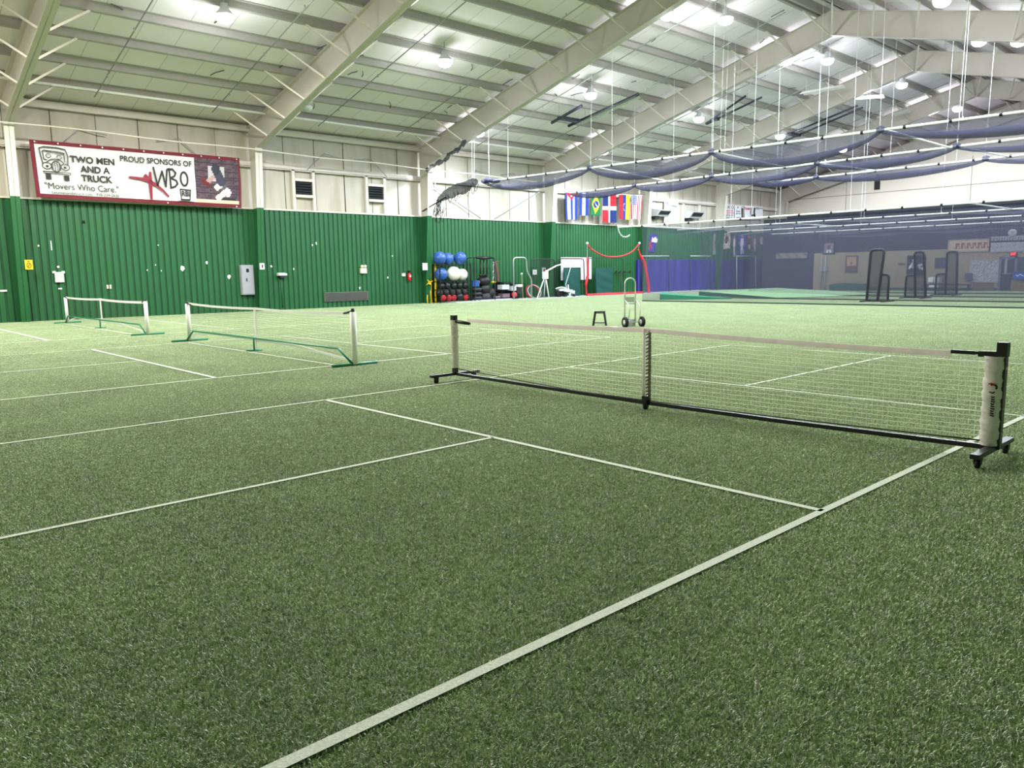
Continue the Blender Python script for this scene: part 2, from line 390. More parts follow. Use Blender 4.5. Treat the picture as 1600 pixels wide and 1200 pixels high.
# insulation sheets with gentle bulge and dark seams
mb = MB(); y = YB; mb.sm = True; sheets = []
while y < YE:
    wd = 1.52; sheets.append(y); n = 6
    for i in range(n):
        a, b_ = i/n, (i+1)/n; ba = .05*math.sin(math.pi*a); bb = .05*math.sin(math.pi*b_)
        mb.quad((XW-.12+ba, y+a*wd, GZ), (XW-.12+bb, y+b_*wd, GZ), (XW-.12+bb, y+b_*wd, EZ+.05), (XW-.12+ba, y+a*wd, EZ+.05))
    y += wd
mb.build('insulation', VINYL, parent=wall)
mb = MB()
for i, y in enumerate(sheets):
    wv = random.uniform(.006, .018); mb.quad((XW-.105, y-wv, GZ), (XW-.105, y+wv*random.uniform(.6, 3), GZ), (XW-.105, y+wv, EZ), (XW-.105, y-wv, EZ))
mb.build('seam_gap', mat('seam_dark', (60, 56, 44), .9), parent=wall)
mb = MB()
for zz in (6.28,):
    mb.box((XW-.1, YB, zz-.02), (XW+.1, YE, zz+.18)); mb.box((XW+.08, YB, zz-.06), (XW+.1, YE, zz+.0))
mb.build('girt', STEEL, parent=wall)
wr = sgroup('wall_right', (XR, 0, 0))
MB().box((XR, YB, 0), (XR+.1, YE, GZ)).build('ribbed_liner', GREEN, parent=wr)
MB().box((XR, YB, GZ), (XR+.1, YE, EZ+.05)).build('insulation', VINYL, parent=wr)
struct(MB().prism([(XW-.2, YB-.1, 0), (XR+.2, YB-.1, 0), (XR+.2, YB-.1, EZ), (RIDGE, YB-.1, RZ+.1), (XW-.2, YB-.1, EZ)], (0, .1, 0)).build('wall_back', VINYL))
# far gable wall: beige cladding over a dark recess
we = sgroup('wall_far', (RIDGE, YE, 0))
EB = YP(1350, 327, YE).z
MB().prism([(XW-.2, YE, EB), (XR+.2, YE, EB), (XR+.2, YE, EZ), (RIDGE, YE, RZ+.1), (XW-.2, YE, EZ)], (0, .1, 0)).build('cladding', BEIGE, parent=we)
MB().box((XW-.2, YE, 0), (XR+.2, YE+.1, EB)).build('recess', CHAR, parent=we)
mb = MB(); 
for X in (-27.3, -18.6, -9.9, -1.2): mb.box((X-.02, YE-.02, EB), (X+.02, YE, 9))
mb.box((XW, YE-.02, 7.05), (XR, YE, 7.1)); mb.build('seam_gap', mat('seam_grey', (150, 142, 130), .8), parent=we)
# low office block in front of the far wall
wb = sgroup('wall_far_low', (-14, YF, 0))
TZ = 2.52
MB().box((-25.4, YF, 0), (XR+.1, YF+.15, TZ)).build('tan_panel', TAN, parent=wb)
BX = -29.3
MB().box((BX, YF, TZ), (XR+.1, YF+.15, 5.0)).build('dark_fascia', CHAR, parent=wb)
MB().box((BX, YF, 0), (-25.4, YF+.14, TZ)).build('dark_panel', CHAR, parent=wb)
MB().box((BX, YF+.1, 0), (BX+.1, YE, 5.0)).build('dark_side_panel', CHAR, parent=wb)
MB().box((BX, YF, 4.9), (XR+.1, YE, 5.0)).build('deck', CHAR, parent=wb)
struct(MB().box((-24.2, YF-.04, 0), (XR, YF, .18)).build('baseboard_far', MOUNDD))
# pale kerb at the foot of the long wall behind the equipment
struct(MB().box((XW, 24.6, 0), (XW+1.6, 49, .06)).build('trim_1', mat('kerb_grey', (176, 180, 170), .8)))

# roof sheets
mb = MB()
for s_ in (0, 1):
    x0, x1 = (XW-.2, RIDGE) if s_ == 0 else (RIDGE, XR+.2)
    z0 = EZ-.05 if s_ == 0 else RZ; z1 = RZ if s_ == 0 else EZ-.05
    mb.prism([(x0, YB, z0), (x1, YB, z1), (x1, YB, z1+.1), (x0, YB, z0+.1)], (0, YE-YB+.1, 0))
struct(mb.build('ceiling', ROOFM, base=(RIDGE, 0, EZ)))
# purlins, Z section
def purlin(X, nm='purlin', hh=.24):
    z = roofz(X)-.01; sl = .25 if X < RIDGE else -.25
    sg = 1 if X < RIDGE else -1
    m_ = MB(); prof = [(0, 0), (.1*sg, .1*sl*sg), (.1*sg, .1*sl*sg-.012), (.012*sg, -.012), (.012*sg, -hh+.012), (-.09*sg, -hh+.012-.09*sl*sg), (-.09*sg, -hh-.09*sl*sg), (0, -hh)]
    m_.prism([(X+a, YB, z+b_) for a, b_ in prof], (0, YE-YB, 0))
    return struct(m_.build(nm, mat('purlin_grey', (166, 161, 156), .6)))
PX = [-31.2+1.66*k for k in range(0, 10)]
PX = [x for x in PX if x < RIDGE-.3]+[2*RIDGE-x for x in PX if x < RIDGE-.3]
for X in PX: purlin(X)
purlin(RIDGE-.35, 'ridge_purlin'); purlin(RIDGE+.35, 'ridge_purlin')
struct(MB().box((XW-.05, YB, EZ-.35), (XW+.16, YE, EZ-.1)).build('eave_strut', STEEL))

# rigid portal frames
def zin(X):   # underside of the rafter
    Xl = X if X <= RIDGE else 2*RIDGE-X
    return 6.92+(11.1-6.92)*(Xl+31.85)/(RIDGE+31.85)
def frame(Y, first=False):
    g = sgroup('portal_frame', (RIDGE, Y, 0)); t = .012
    for sd in (0, 1):
        f = (lambda X: X) if sd == 0 else (lambda X: 2*RIDGE-X)
        web = [(f(XW+.05), Y-t, 0), (f(XW+.42), Y-t, 0), (f(XW+.98), Y-t, 6.92), (f(RIDGE), Y-t, 11.1), (f(RIDGE), Y-t, RZ-.27), (f(XW+.05), Y-t, EZ-.27)]
        c1 = [(f(XW+.05), Y-t, 0), (f(XW+.42), Y-t, 0), (f(XW+.42+.56*GZ/6.92), Y-t, GZ), (f(XW+.05), Y-t, GZ)]
        c2 = [(f(XW+.05), Y-t, GZ), (f(XW+.42+.56*GZ/6.92), Y-t, GZ), (f(XW+.98), Y-t, 6.92), (f(XW+.05), Y-t, 6.92)]
        r1 = [(f(XW+.05), Y-t, 6.92), (f(XW+.98), Y-t, 6.92), (f(RIDGE), Y-t, 11.1), (f(RIDGE), Y-t, RZ-.27), (f(XW+.05), Y-t, EZ-.27)]
        b_ = .15
        def strip(m_, A, B, th=.02):
            A = Vector(A); B = Vector(B); d = (B-A).normalized(); n = Vector((-d.z, 0, d.x))*th
            m_.prism([(A.x, Y-b_, A.z), (B.x, Y-b_, B.z), (B.x+n.x, Y-b_, B.z+n.z), (A.x+n.x, Y-b_, A.z+n.z)], (0, 2*b_, 0))
        m_ = MB(); m_.prism(c1, (0, 2*t, 0)); strip(m_, (f(XW+.42), 0, 0), (f(XW+.42+.56*GZ/6.92), 0, GZ)); m_.build('painted_column_foot', GREEN, parent=g)
        m_ = MB(); m_.prism(c2, (0, 2*t, 0)); strip(m_, (f(XW+.42+.56*GZ/6.92), 0, GZ), (f(XW+.98), 0, 6.92)); m_.build('column', OLDW if sd == 0 else STEEL, parent=g)
        m_ = MB(); m_.prism(r1, (0, 2*t, 0)); strip(m_, (f(XW+.98), 0, 6.92), (f(RIDGE), 0, 11.1)); strip(m_, (f(XW+.05), 0, EZ-.27), (f(RIDGE), 0, RZ-.27))
        m_.build('rafter', STEEL, parent=g)
        if 0 < Y and sd == 0 or Y > 20:
            for k, X0 in enumerate(PX):
                if (X0 < RIDGE) != (sd == 0): continue
                for s2 in (-1, 1):
                    if Y+s2*1.4 > YE: continue
                    sg = 1 if X0 < RIDGE else -1
                    zb = zin(X0+sg*.5)
                    m_ = MB(); m_.tube([(X0+sg*.5, Y+s2*.14, zb+.03), (X0-.05*sg, Y+s2*1.4, roofz(X0)-.24)], .045, 4); m_.build('flange_brace', mat('brace_steel', (214, 206, 194), .5), parent=g)
    return g
for Y in FY: frame(Y)

# conduit, eave pipe, sprinkler branch lines
mb = MB(); mb.tube([(-31.68, y, 6.9-.012*(y-5)+.03*math.sin(y)) for y in [YB+i*1.5 for i in range(30)]], .03, 6); 
struct(mb.build('conduit', OLDW))
mb = MB(); mb.tube([(-31.02, YB, 7.95+.3), (-31.02, 51, 7.95+.12)], .05, 8); struct(mb.build('sprinkler_main', WHITE))
for Y in (8.3, 12.55, 17.2, 21.3, 26.2, 30.0, 35.2, 39.2, 44.2, 48.4):
    mb = MB(); mb.tube([(-31.3, Y, roofz(-31.3)-.42), (RIDGE-.8, Y+.2, roofz(RIDGE-.8)-.42)], .022, 6)
    for k in range(5): X = -29.5+k*3.1; mb.tube([(X, Y, roofz(X)-.42), (X, Y, roofz(X)-.54)], .02, 6)
    struct(mb.build('sprinkler_branch', GALV))
# X bracing rods in the third bay
mb = MB(); mb.tube([(XW+.12, 24.3, 6.1), (XW+.12, 27.6, GZ+.05)], .025, 6); mb.tube([(XW+.12, 32.2, 6.2), (XW+.12, 28.6, GZ+.05)], .025, 6); struct(mb.build('wall_brace_rod', GREY))
mb = MB()
for y0, s_ in ((7.2, 1), (12.6, -1), (17.3, 1), (21.6, -1), (26.5, 1), (31, -1)):
    mb.tube([(XW+.1, y0, 6.3), (XW+.1, y0+.9*s_, 7.1)], .02, 5); mb.tube([(XW+.1, y0+.9*s_, 7.1), (XW+.1, y0+1.8*s_, 6.95)], .02, 5)
struct(mb.build('conduit_hanger', GREY))
mb = MB()
for i in range(60):
    X = random.uniform(-31, -17); Y = random.uniform(6, 44); z = roofz(X)-.06; a = random.uniform(-.4, .4); L_ = random.uniform(.15, .6)
    mb.tube([(X, Y, z), (X+L_*.5, Y+a*.3, z+.125*L_), (X+L_, Y+a, z+.25*L_)], .018, 4)
mb.build('torn_tape', mat('torn_tape_grey', (88, 90, 84), .8), parent=bpy.data.objects['ceiling'])

# vents (louvred openings in the white wall)
def vent(x0, x1, y0, y1, ytop, ybot, lab):
    A = WL(x0, y0); B = WL(x1, y1); Yl, Yr = A.y, B.y; zt, zb = A.z, B.z
    o = thing('wall_louver', lab, 'vent', (XW+.06, (Yl+Yr)/2, zb), 'louvered vents in the white wall')
    m_ = MB(); X0, X1 = XW-.06, XW+.1
    for a_, b_, nm_ in (((X0, Yl-.16, GZ+.05), (X1, Yl-.02, 6.28), 'post'), ((X0, Yr+.02, GZ+.05), (X1, Yr+.16, 6.28), 'post'), ((X0, Yl-.02, zt), (X1+.03, Yr+.02, zt+.12), 'head_rail'), ((X0, Yl-.02, zb-.14), (X1+.05, Yr+.02, zb-.02), 'sill_rail')):
        MB().box(a_, b_).build(nm_, OLDW, parent=o)
    m_ = MB(); m_.box((XW-.05, Yl, zb), (XW-.02, Yr, zt)); n = 5
    for k in range(n):
        z = zb+(zt-zb)*(k+.2)/n; m_.prism([(XW-.02, Yl, z+.1), (XW+.08, Yl, z), (XW+.08, Yl, z+.015), (XW-.02, Yl, z+.115)], (0, Yr-Yl, 0))
    m_.build('louver', DGREY, parent=o)
vent(460, 487, 283, 305, 262, 327, 'dark louvered vent in white frame, nearer the sponsor banner')
vent(574, 598, 291, 312, 270, 331, 'dark louvered vent in white frame, nearer the blue exercise balls')
# exhaust fan hoods further down
def hood(x0, x1, y0, y1, lab):
    A = WL(x0, y0); B = WL(x1, y1)
    o = thing('exhaust_hood', lab, 'exhaust fan', (XW+.3, (A.y+B.y)/2, B.z), 'exhaust hoods on the far part of the long wall')
    MB().box((XW-.08, A.y-.25, GZ+.05), (XW+.1, A.y-.1, 6.28)).build('post', OLDW, parent=o); MB().box((XW-.08, B.y+.3, GZ+.05), (XW+.1, B.y+.45, 6.28)).build('post', OLDW, parent=o)
    m_ = MB(); m_.prism([(XW, A.y, A.z), (XW+.75, A.y, A.z-.12), (XW+.45, A.y, B.z), (XW, A.y, B.z)], (0, B.y-A.y, 0)); m_.build('hood', LGREY, parent=o)
    m_ = MB(); m_.quad((XW+.76, A.y+.12, A.z-.18), (XW+.76, B.y-.1, A.z-.18), (XW+.475, B.y-.1, B.z+.06), (XW+.475, A.y+.12, B.z+.06)); 
    for k in range(6):
        t = (k+.5)/6; m_.tube([(XW+.77-.285*t, A.y+.12, A.z-.18+(B.z-A.z+.24)*t), (XW+.77-.285*t, B.y-.1, A.z-.18+(B.z-A.z+.24)*t)], .015, 4)
    m_.build('grille', DGREY, parent=o)
    m_ = MB(); m_.box((XW, A.y+.1, B.z-.2), (XW+.3, A.y+.6, B.z-.02)); m_.build('motor_box', DGREY, parent=o)
hood(1017, 1036, 326, 339, 'grey hooded exhaust fan beside the hung flags')
hood(1069, 1087, 329, 342, 'grey hooded exhaust fan between two white printed banners')
# dark vent on gable
A = YP(1367, 283, YE); B = YP(1375, 296, YE); o = thing('gable_vent', 'small dark square vent high on the beige gable wall', 'vent', (A.x, YE-.05, B.z))
MB().box((A.x, YE-.06, B.z), (B.x, YE, A.z)).build('frame', DGREY, parent=o)
m_ = MB()
for k in range(5): z = B.z+(A.z-B.z)*(k+.5)/5; m_.box((A.x+.05, YE-.09, z-.02), (B.x-.05, YE-.06, z+.02))
m_.build('slat', BLACK, parent=o)

# ================================================================== LIGHT FIXTURES
LENS = mat('lamp_lens', (238, 244, 255), .3, emit=40, var=0)
def high_bay(pos, lab, on=True, group='high bay lamps under the roof'):
    o = thing('high_bay_lamp', lab, 'ceiling lamp', pos, group)
    x, y, z = pos; rz = roofz(x)
    m_ = MB(); m_.tube([(x, y, z+.3), (x, y, rz-.02)], .012, 6); m_.build('hanger', GALV, parent=o)
    m_ = MB(); m_.lathe((x, y, z), [(.02, .4), (.12, .4), (.13, .26), (.28, .08), (.3, .05), (.28, .05), (.12, .2), (.001, .22)], n=18); m_.build('reflector', LGREY, parent=o)
    m_ = MB(); m_.ball((x, y, z-.02), .27, (1, 1, .62), 18, 10); m_.build('lens', LENS if on else mat('lamp_lens_off', (200, 200, 196), .3), parent=o)
    if on:
        l = bpy.data.lights.new('lamp_light', 'SPOT'); l.energy = LAMP_W*(1.32 if y < 13 else .72); l.spot_size = math.radians(178); l.spot_blend = .4; l.shadow_soft_size = .2; l.color = (1, .97, .87) if y < 13 else (.83, .92, 1)
        lo = bpy.data.objects.new('lamp_light', l); sc.collection.objects.link(lo); lo.parent = o; lo.location = (0, 0, -.42)
        if 'outside' in lab: return o
        l2 = bpy.data.lights.new('lamp_spill', 'POINT'); l2.energy = LAMP_W*.075; l2.shadow_soft_size = .3; l2.color = (.93, .97, 1)
        lo = bpy.data.objects.new('lamp_spill', l2); sc.collection.objects.link(lo); lo.parent = o; lo.location = (0, 0, -.5)
    return o
seen = [((351, 27), 0, 'high bay lamp nearest the camera, above the sponsor banner'), ((695, 97), 0, 'high bay lamp second from the banner in the middle roof row'),
 ((1043, 24), 0, 'large bright high bay lamp at the top, left of a close pair'), ((1134, 31), 0, 'large bright high bay lamp at the top, right of a close pair'),
 ((923, 149), 0, 'high bay lamp above the black tube heater'), ((748, 208), 0, 'low high bay lamp beside the bundled dark net near the long wall'),
 ((943, 237), 0, 'low high bay lamp just above the raised netting near the flags'), ((1092, 186), 0, 'high bay lamp beside the second pair of dark heater tubes'),
 ((1230, 95), 0, 'high bay lamp left of the pair below the white heater reflector'), ((1293, 95), 0, 'high bay lamp right of the pair below the white heater reflector'),
 ((1219, 213), 0, 'high bay lamp at the lower end of the farthest dark heater tubes'), ((1317, 234), 0, 'small far high bay lamp between the two upper raised net pipes'),
 ((1360, 135), 0, 'high bay lamp left of the distant pair near the ridge'), ((1409, 133), 0, 'high bay lamp right of the distant pair near the ridge'),
 ((1530, 65), 1, 'streaked high bay lamp near the right edge beyond the ridge'), ((1592, 65), 1, 'high bay lamp cut by the right edge of the photo'),
 ((1472, 2), 1, 'high bay lamp cut by the top edge of the photo'), ((1461, 170), 0, 'farthest ridge lamp, left one of the last pair'), ((1496, 170), 0, 'farthest ridge lamp, right one of the last pair'),
 ((1087, 257), 0, 'lowest far lamp seen just under the first raised net pipe')]
for q, s_, lab in seen: high_bay(RF(*q, off=.75, right=bool(s_)), lab)
high_bay(RF(478, 167, off=.75), 'unlit high bay lamp hanging at the second rafter', on=False)
# unseen lamps added outside the view to brighten the turf and net fronts
for X, Y in [(-24.35, 1.8), (-18.3, 15.9), (-18.3, 7), (-18.3, -2), (-7, 15), (-9.5, 11.5), (-14, 10.5), (-29.3, -2.8), (-7, 51), (-12.5, 51), (-2.2, 50), (-7, 24), (-7, 33), (-7, 42), (-12.5, 20), (-2.2, 30), (-2.2, 40), (-24.35, -6.6)]:
    if True: high_bay(Vector((X, Y, roofz(X)-.75)), f'added high bay lamp outside the view, over the {"near" if Y < 12 else "far"} part of the hall', group='added high bay lamps outside the view')

# tube heaters along the roof slope
def heater(p0, p1, q0, q1, lab, refl=None, r=.055):
    A = RF(*p0, off=.75); B = RF(*p1, off=.75); C_ = RF(*q0, off=.75); D_ = RF(*q1, off=.75)
    o = thing('tube_heater', lab, 'heater', (A+D_)/2, 'tube heaters under the roof')
    HM = mat('heater_steel', (40, 42, 52), .4)
    MB().tube([A, B], r, 8).build('tube', HM, parent=o); MB().tube([C_, D_], r, 8).build('tube', HM, parent=o)
    m_ = MB(); m_.cbox((A+C_)/2+Vector((.6, 0, .15)), (.3, (C_-A).length+.1, .15)); m_.build('burner_box', HM, parent=o)
    if refl:
        E_ = RF(*refl[0], off=.75); F_ = RF(*refl[1], off=.75); m_ = MB()
        for s_ in (-1, 1): m_.quad(E_+Vector((0, .02*s_, .02)), F_+Vector((0, .02*s_, .02)), F_+Vector((0, .2*s_, -.12)), E_+Vector((0, .2*s_, -.12)))
        m_.build('reflector', ALU, parent=o)
    for T in (.25, .75):
        for a, b_ in ((A, B), (C_, D_)): p = a.lerp(b_, T); MB().tube([p, (p.x, p.y, roofz(p.x)-.02)], .008, 4).build('hanger', GALV, parent=o)
heater((862, 192), (909, 165), (888, 197), (998, 147), 'pair of thick black heater tubes hanging below the roof, nearest', ((905, 190), (997, 148)), .075)
heater((1103, 193), (1165, 150), (1104, 194), (1190, 152), 'pair of long dark heater tubes, middle of three')
heater((1225, 213), (1340, 165), (1227, 220), (1348, 168), 'pair of long dark heater tubes, farthest of three')
def strip_refl(p, q, lab):
    A = RF(*p, off=.8); B = RF(*q, off=.8); m_ = MB()
    for s_ in (-1, 1): m_.prism([A+Vector((0, 0, .04)), B+Vector((0, 0, .04)), B+Vector((0, .22*s_, -.1)), A+Vector((0, .22*s_, -.1))], (0, 0, .01))
    for T in (.1, .9): c = A.lerp(B, T); m_.tube([c, (c.x, c.y, roofz(c.x)-.02)], .008, 4)
    tag(m_.build('heater_reflector', mat('bright_reflector', (238, 236, 230), .35)), lab, 'reflector', 'bright heater reflectors near the ridge')
strip_refl((1150, 113), (1197, 97), 'bright white heater reflector beside the upper lamps')
strip_refl((1253, 145), (1318, 133), 'bright white heater reflector between the two middle lamp pairs')
strip_refl((1335, 152), (1380, 149), 'thin bright heater reflector under the distant pair of lamps')
strip_refl((1395, 178), (1420, 172), 'short bright heater reflector left of the last lamp pair')

# ================================================================== NETS ON THE COURTS
def net_mesh(x0, x1, Y, ztop, zbot, cell, r, mid=None):
    """woven cords: ztop(x), zbot(x)"""
    mb = MB(); nx = max(2, round((x1-x0)/cell)); H = ztop((x0+x1)/2)-zbot((x0+x1)/2); nz = round(H/cell)
    seg = 3
    for i in range(nx+1):
        x = x0+(x1-x0)*i/nx; j = random.uniform(-.004, .004)
        mb.tube([(x, Y, zbot(x)), (x+j, Y+.004, (ztop(x)+zbot(x))/2), (x, Y, ztop(x))], r*.6, 3, caps=False)
    for k in range(1, nz):
        t = k/nz; pts = []; M = nx//4
        for i in range(M+1):
            x = x0+(x1-x0)*i/M; pts.append((x, Y, zbot(x)+(ztop(x)-zbot(x))*t+random.uniform(-.003, .003)))
        mb.tube(pts, r, 3, caps=False)
    return mb
def ribbon(mb, pts, h, th=.012):
    pts = [Vector(p) for p in pts]
    for a, b in zip(pts, pts[1:]):
        mb.prism([a+Vector((0, -th/2, 0)), b+Vector((0, -th/2, 0)), b+Vector((0, -th/2, -h)), a+Vector((0, -th/2, -h))], (0, th, 0))
# --- the big wheeled net in front
NX0, NX1, NM, NY = -8.30, -1.74, -4.99, CY
def ztop(x):
    if x < NM: t = (x-NX0)/(NM-NX0); return .865+(.855-.865)*t-.03*4*t*(1-t)*.6
    t = (x-NM)/(NX1-NM); return .855+(.80-.855)*t-.03*4*t*(1-t)*.5
def zbot(x):
    if x < NM: t = (x-NX0)/(NM-NX0); return .18+(.1-.18)*min(1, t*1.5)
    t = (x-NM)/(NX1-NM); return .1+(.15-.1)*t**1.5
o = thing('portable_net', 'big wheeled net with black steel base and wide white top tape, nearest', 'net', (NM, NY, 0))
nm = net_mesh(NX0+.08, NX1-.08, NY, lambda x: ztop(x)-.02, zbot, .043, .0027).build('mesh', NETW, parent=o)
m_ = MB(); ribbon(m_, [(x, NY, ztop(x)+.02) for x in [NX0+.3+(NX1-NX0-.62)*i/24 for i in range(25)]], .046); m_.build('top_tape', TAPEP, parent=o)
m_ = MB(); m_.tube([(NX0+.05+(NX1-NX0-.1)*i/24, NY, zbot(NX0+.05+(NX1-NX0-.1)*i/24)) for i in range(25)], .006, 5); m_.build('bottom_cord', BLACK, parent=o)
m_ = MB(); ribbon(m_, [(NM-.02, NY-.008, ztop(NM)+.02), (NM-.018, NY-.01, ztop(NM)+.02)], .01)
m_.tube([(NM-.035, NY-.012, .1), (NM-.035, NY-.014, .45), (NM-.035, NY-.012, ztop(NM)+.01)], .018, 6); m_.build('center_strap', TAPE, parent=o)
m_ = MB()
for k in range(19): z = .12+k*.038; m_.tube([(NM-.01, NY-.005, z), (NM+.045, NY-.012, z+.022+.012*(k % 2))], .009, 5)
m_.tube([(NM+.025, NY+.008, .08), (NM+.025, NY+.008, ztop(NM))], .016, 6); m_.build('lacing', mat('lace_grey', (120, 112, 104), .6), parent=o)
m_ = MB(); zb = [(NX0, .105), (NM-1.6, .085), (NM, .075), (NM+1.5, .08), (NX1, .105)]
m_.tube([(x, NY, z) for x, z in zb], .026, 4); m_.build('base_bar', BLACK, parent=o)
def caster(x, y, par, r=.036):
    m_ = MB(); m_.lathe((x-.015, y, r), [(.001, 0), (r*.8, 0), (r, .006), (r, .024), (r*.8, .03), (.001, .03)], axis='X', n=14); c = m_.build('caster', RUBBER, parent=par)
    m_ = MB(); m_.prism([(x-.024, y-.02, r), (x-.024, y+.02, r), (x-.024, y+.028, r*2+.02), (x-.024, y-.028, r*2+.02)], (.006, 0, 0))
    m_.prism([(x+.018, y-.02, r), (x+.018, y+.02, r), (x+.018, y+.028, r*2+.02), (x+.018, y-.028, r*2+.02)], (.006, 0, 0)); m_.box((x-.024, y-.028, r*2+.01), (x+.024, y+.028, r*2+.022)); m_.build('fork', BLACK, parent=c)
for X, l0, l1 in ((NX0, -.42, .42), (NX1+.01, -.42, .42)):
    MB().box((X-.03, NY+l0, .088), (X+.03, NY+l1, .122)).build('foot_bar', BLACK, parent=o)
    caster(X, NY+l0+.09, o); caster(X, NY+l1-.09, o)
caster(NM, NY-.02, o); m_ = MB(); m_.box((NM-.03, NY-.05, .07), (NM+.03, NY+.03, .15)); m_.build('center_clamp', BLACK, parent=o)
def sleeve(X, z0, z1, r, par, wr, col=SLEEVE, sc_=1.0):
    m_ = MB(); m_.sm = True; prof = []; nz = 46; n = 20; base = 0; ph = random.random()*6
    for j in range(nz+1):
        z = z0+(z1-z0)*j/nz
        for k in range(n):
            a = 2*math.pi*k/n
            rr = r*(1+wr*(.6*math.sin(j*.9+3*math.sin(a+ph))+.4*math.sin(j*2.1+2*a)+.4*math.sin(3*a+j*.35)))
            m_.v.append(Vector((X+rr*math.cos(a)*sc_, NY+rr*math.sin(a), z)))
    for j in range(nz):
        for k in range(n): m_.face((j*n+k, j*n+(k+1) % n, (j+1)*n+(k+1) % n, (j+1)*n+k))
    return m_.build('post_sleeve', col, parent=par)
MB().box((NX0-.03, NY-.03, .1), (NX0+.03, NY+.03, .9)).build('post', BLACK, parent=o)
MB().box((NX1-.03+.03, NY-.03, .1), (NX1+.06, NY+.03, .90)).build('post', BLACK, parent=o)
sleeve(NX0+.01, .19, .85, .052, o, .12); sR = sleeve(NX1-.015, .125, .80, .07, o, .1)
m_ = MB(); m_.box((NX0-.035, NY-.035, .82), (NX0+.035, NY+.035, .915)); m_.tube([(NX0, NY, .84), (NX0+.16, NY, .825), (NX0+.34, NY, .81)], [.026, .03, .02], 6); m_.build('corner_bracket', BLACK, parent=o)
m_ = MB(); m_.box((NX1-.005, NY-.035, .80), (NX1+.065, NY+.035, .905)); m_.tube([(NX1+.03, NY, .815), (NX1-.13, NY, .81)], .03, 4); m_.build('corner_bracket', BLACK, parent=o)
m_ = MB(); m_.tube([(NX1-.15, NY, .815), (NX1-.32, NY, .815)], .02, 4); m_.tube([(NX1-.18, NY, .815), (NX1-.12, NY, .815)], .012, 6); m_.build('tape_grip', BLACK, parent=o)
# small printed mark and lettering on the near sleeve (abstract patches in the print's colours)
vx = Vector((NX1-.015, NY, 0)); dv = Vector((-vx.x, -vx.y, 0)).normalized(); rv = Vector((-dv.y, dv.x, 0))
TOP = lambda s_, z: vx+dv*(.080)+rv*s_+Vector((0, 0, z))
if rt.dot(rv) < 0: rv = -rv
Qs = lambda u, v, e=0: vx+dv*(math.sqrt(max(0, .082**2-((u-.5)*.08)**2))+e)+rv*((u-.5)*.08)+Vector((0, 0, .3+v*.32))
m_ = MB(); stroke(m_, Qs, ring(.45, .86, .3, .06, 12, -.6, 2.2), .04, 4, .003); stroke(m_, Qs, [(.2, .74), (.45, .72), (.6, .75)], .03, 4, .003)
for k in range(9): z_ = .64-.055*k; stroke(m_, Qs, [(.38, z_), (.48+.08*(k % 3), z_-.02), (.62, z_-.005)], .03, 4, .003)
m_.build('print', BLACK, parent=sR)
m_ = MB(); stroke(m_, Qs, [(.1, .93), (.3, .95), (.55, .93)], .03, 4, .004); m_.build('print', RED, parent=sR)

# --- green framed nets
def frame_net(x0, x1, xm, Y, label, ymid_h=.86, h=.89, cell=.045, fb=.42, tape=.045):
    o = thing('portable_net', label, 'net', (xm, Y, 0), 'green framed portable nets')
    def zt(x):
        if x < xm: t = (x-x0)/(xm-x0); return h+.01+(ymid_h-h-.01)*t-.05*t*(1-t)*2
        t = (x-xm)/(x1-xm); return ymid_h+(h-ymid_h-.02)*t-.05*t*(1-t)*2
    def zbt(x):
        t = (x-x0)/(x1-x0); return .08+.17*min(1, t*7)*(1-.25*t)*(1 if t < .72 else max(0, (1-t)/.28))
    net_mesh(x0+.05, x1-.05, Y, lambda x: zt(x)-.02, zbt, cell, .0015).build('mesh', mat('net_cord_dark', (58, 66, 54), .8), parent=o)
    m_ = MB(); ribbon(m_, [(x0+.1+(x1-x0-.2)*i/20, Y, zt(x0+.1+(x1-x0-.2)*i/20)+.02) for i in range(21)], tape); m_.build('top_tape', WHITE, parent=o)
    m_ = MB(); ribbon(m_, [(x0+.1+(x1-x0-.2)*i/20, Y, zbt(x0+.1+(x1-x0-.2)*i/20)+.015) for i in range(21)], .035); m_.build('bottom_tape', WHITE, parent=o)
    MB().box((xm-.03, Y-.012, .12), (xm+.03, Y+.012, ymid_h+.02)).build('center_strap', WHITE, parent=o)
    for X in (x0, x1):
        m_ = MB(); m_.tube([(X, Y, .03), (X, Y, h)], .05, 10); m_.build('post_sleeve', WHITE, parent=o)
        MB().tube([(X, Y-fb, .028), (X, Y+fb, .028)], .028, 8).build('foot', FGREEN, parent=o)
        s_ = 1 if X == x0 else -1
        m_ = MB(); m_.tube([(X, Y, h-.02), (X, Y, h+.055)], .03, 8); m_.tube([(X, Y, h+.01), (X+.28*s_, Y, h-.03)], .02, 6); m_.build('corner_bracket', BLACK, parent=o)
    m_ = MB(); m_.tube([(x0, Y-.06, .05), (x0+.42, Y-.06, .27), (x1-.42, Y-.06, .27), (x1, Y-.06, .05)], .02, 8); m_.build('base_bar', FGREEN, parent=o)
    m_ = MB(); m_.tube([(xm, Y-.06, .27), (xm, Y-.06, .03)], .018, 8); m_.tube([(xm, Y-.22, .022), (xm, Y+.1, .022)], .022, 8); m_.build('center_foot', FGREEN, parent=o)
    return o
frame_net(-18.48, -11.0, -14.77, 6.5, 'green framed portable net in the middle, second from the camera')
frame_net(-30.2, -21.55, -25.85, 6.5, 'green framed portable net farthest left, beside the green wall', h=.9, ymid_h=.9, tape=.06)

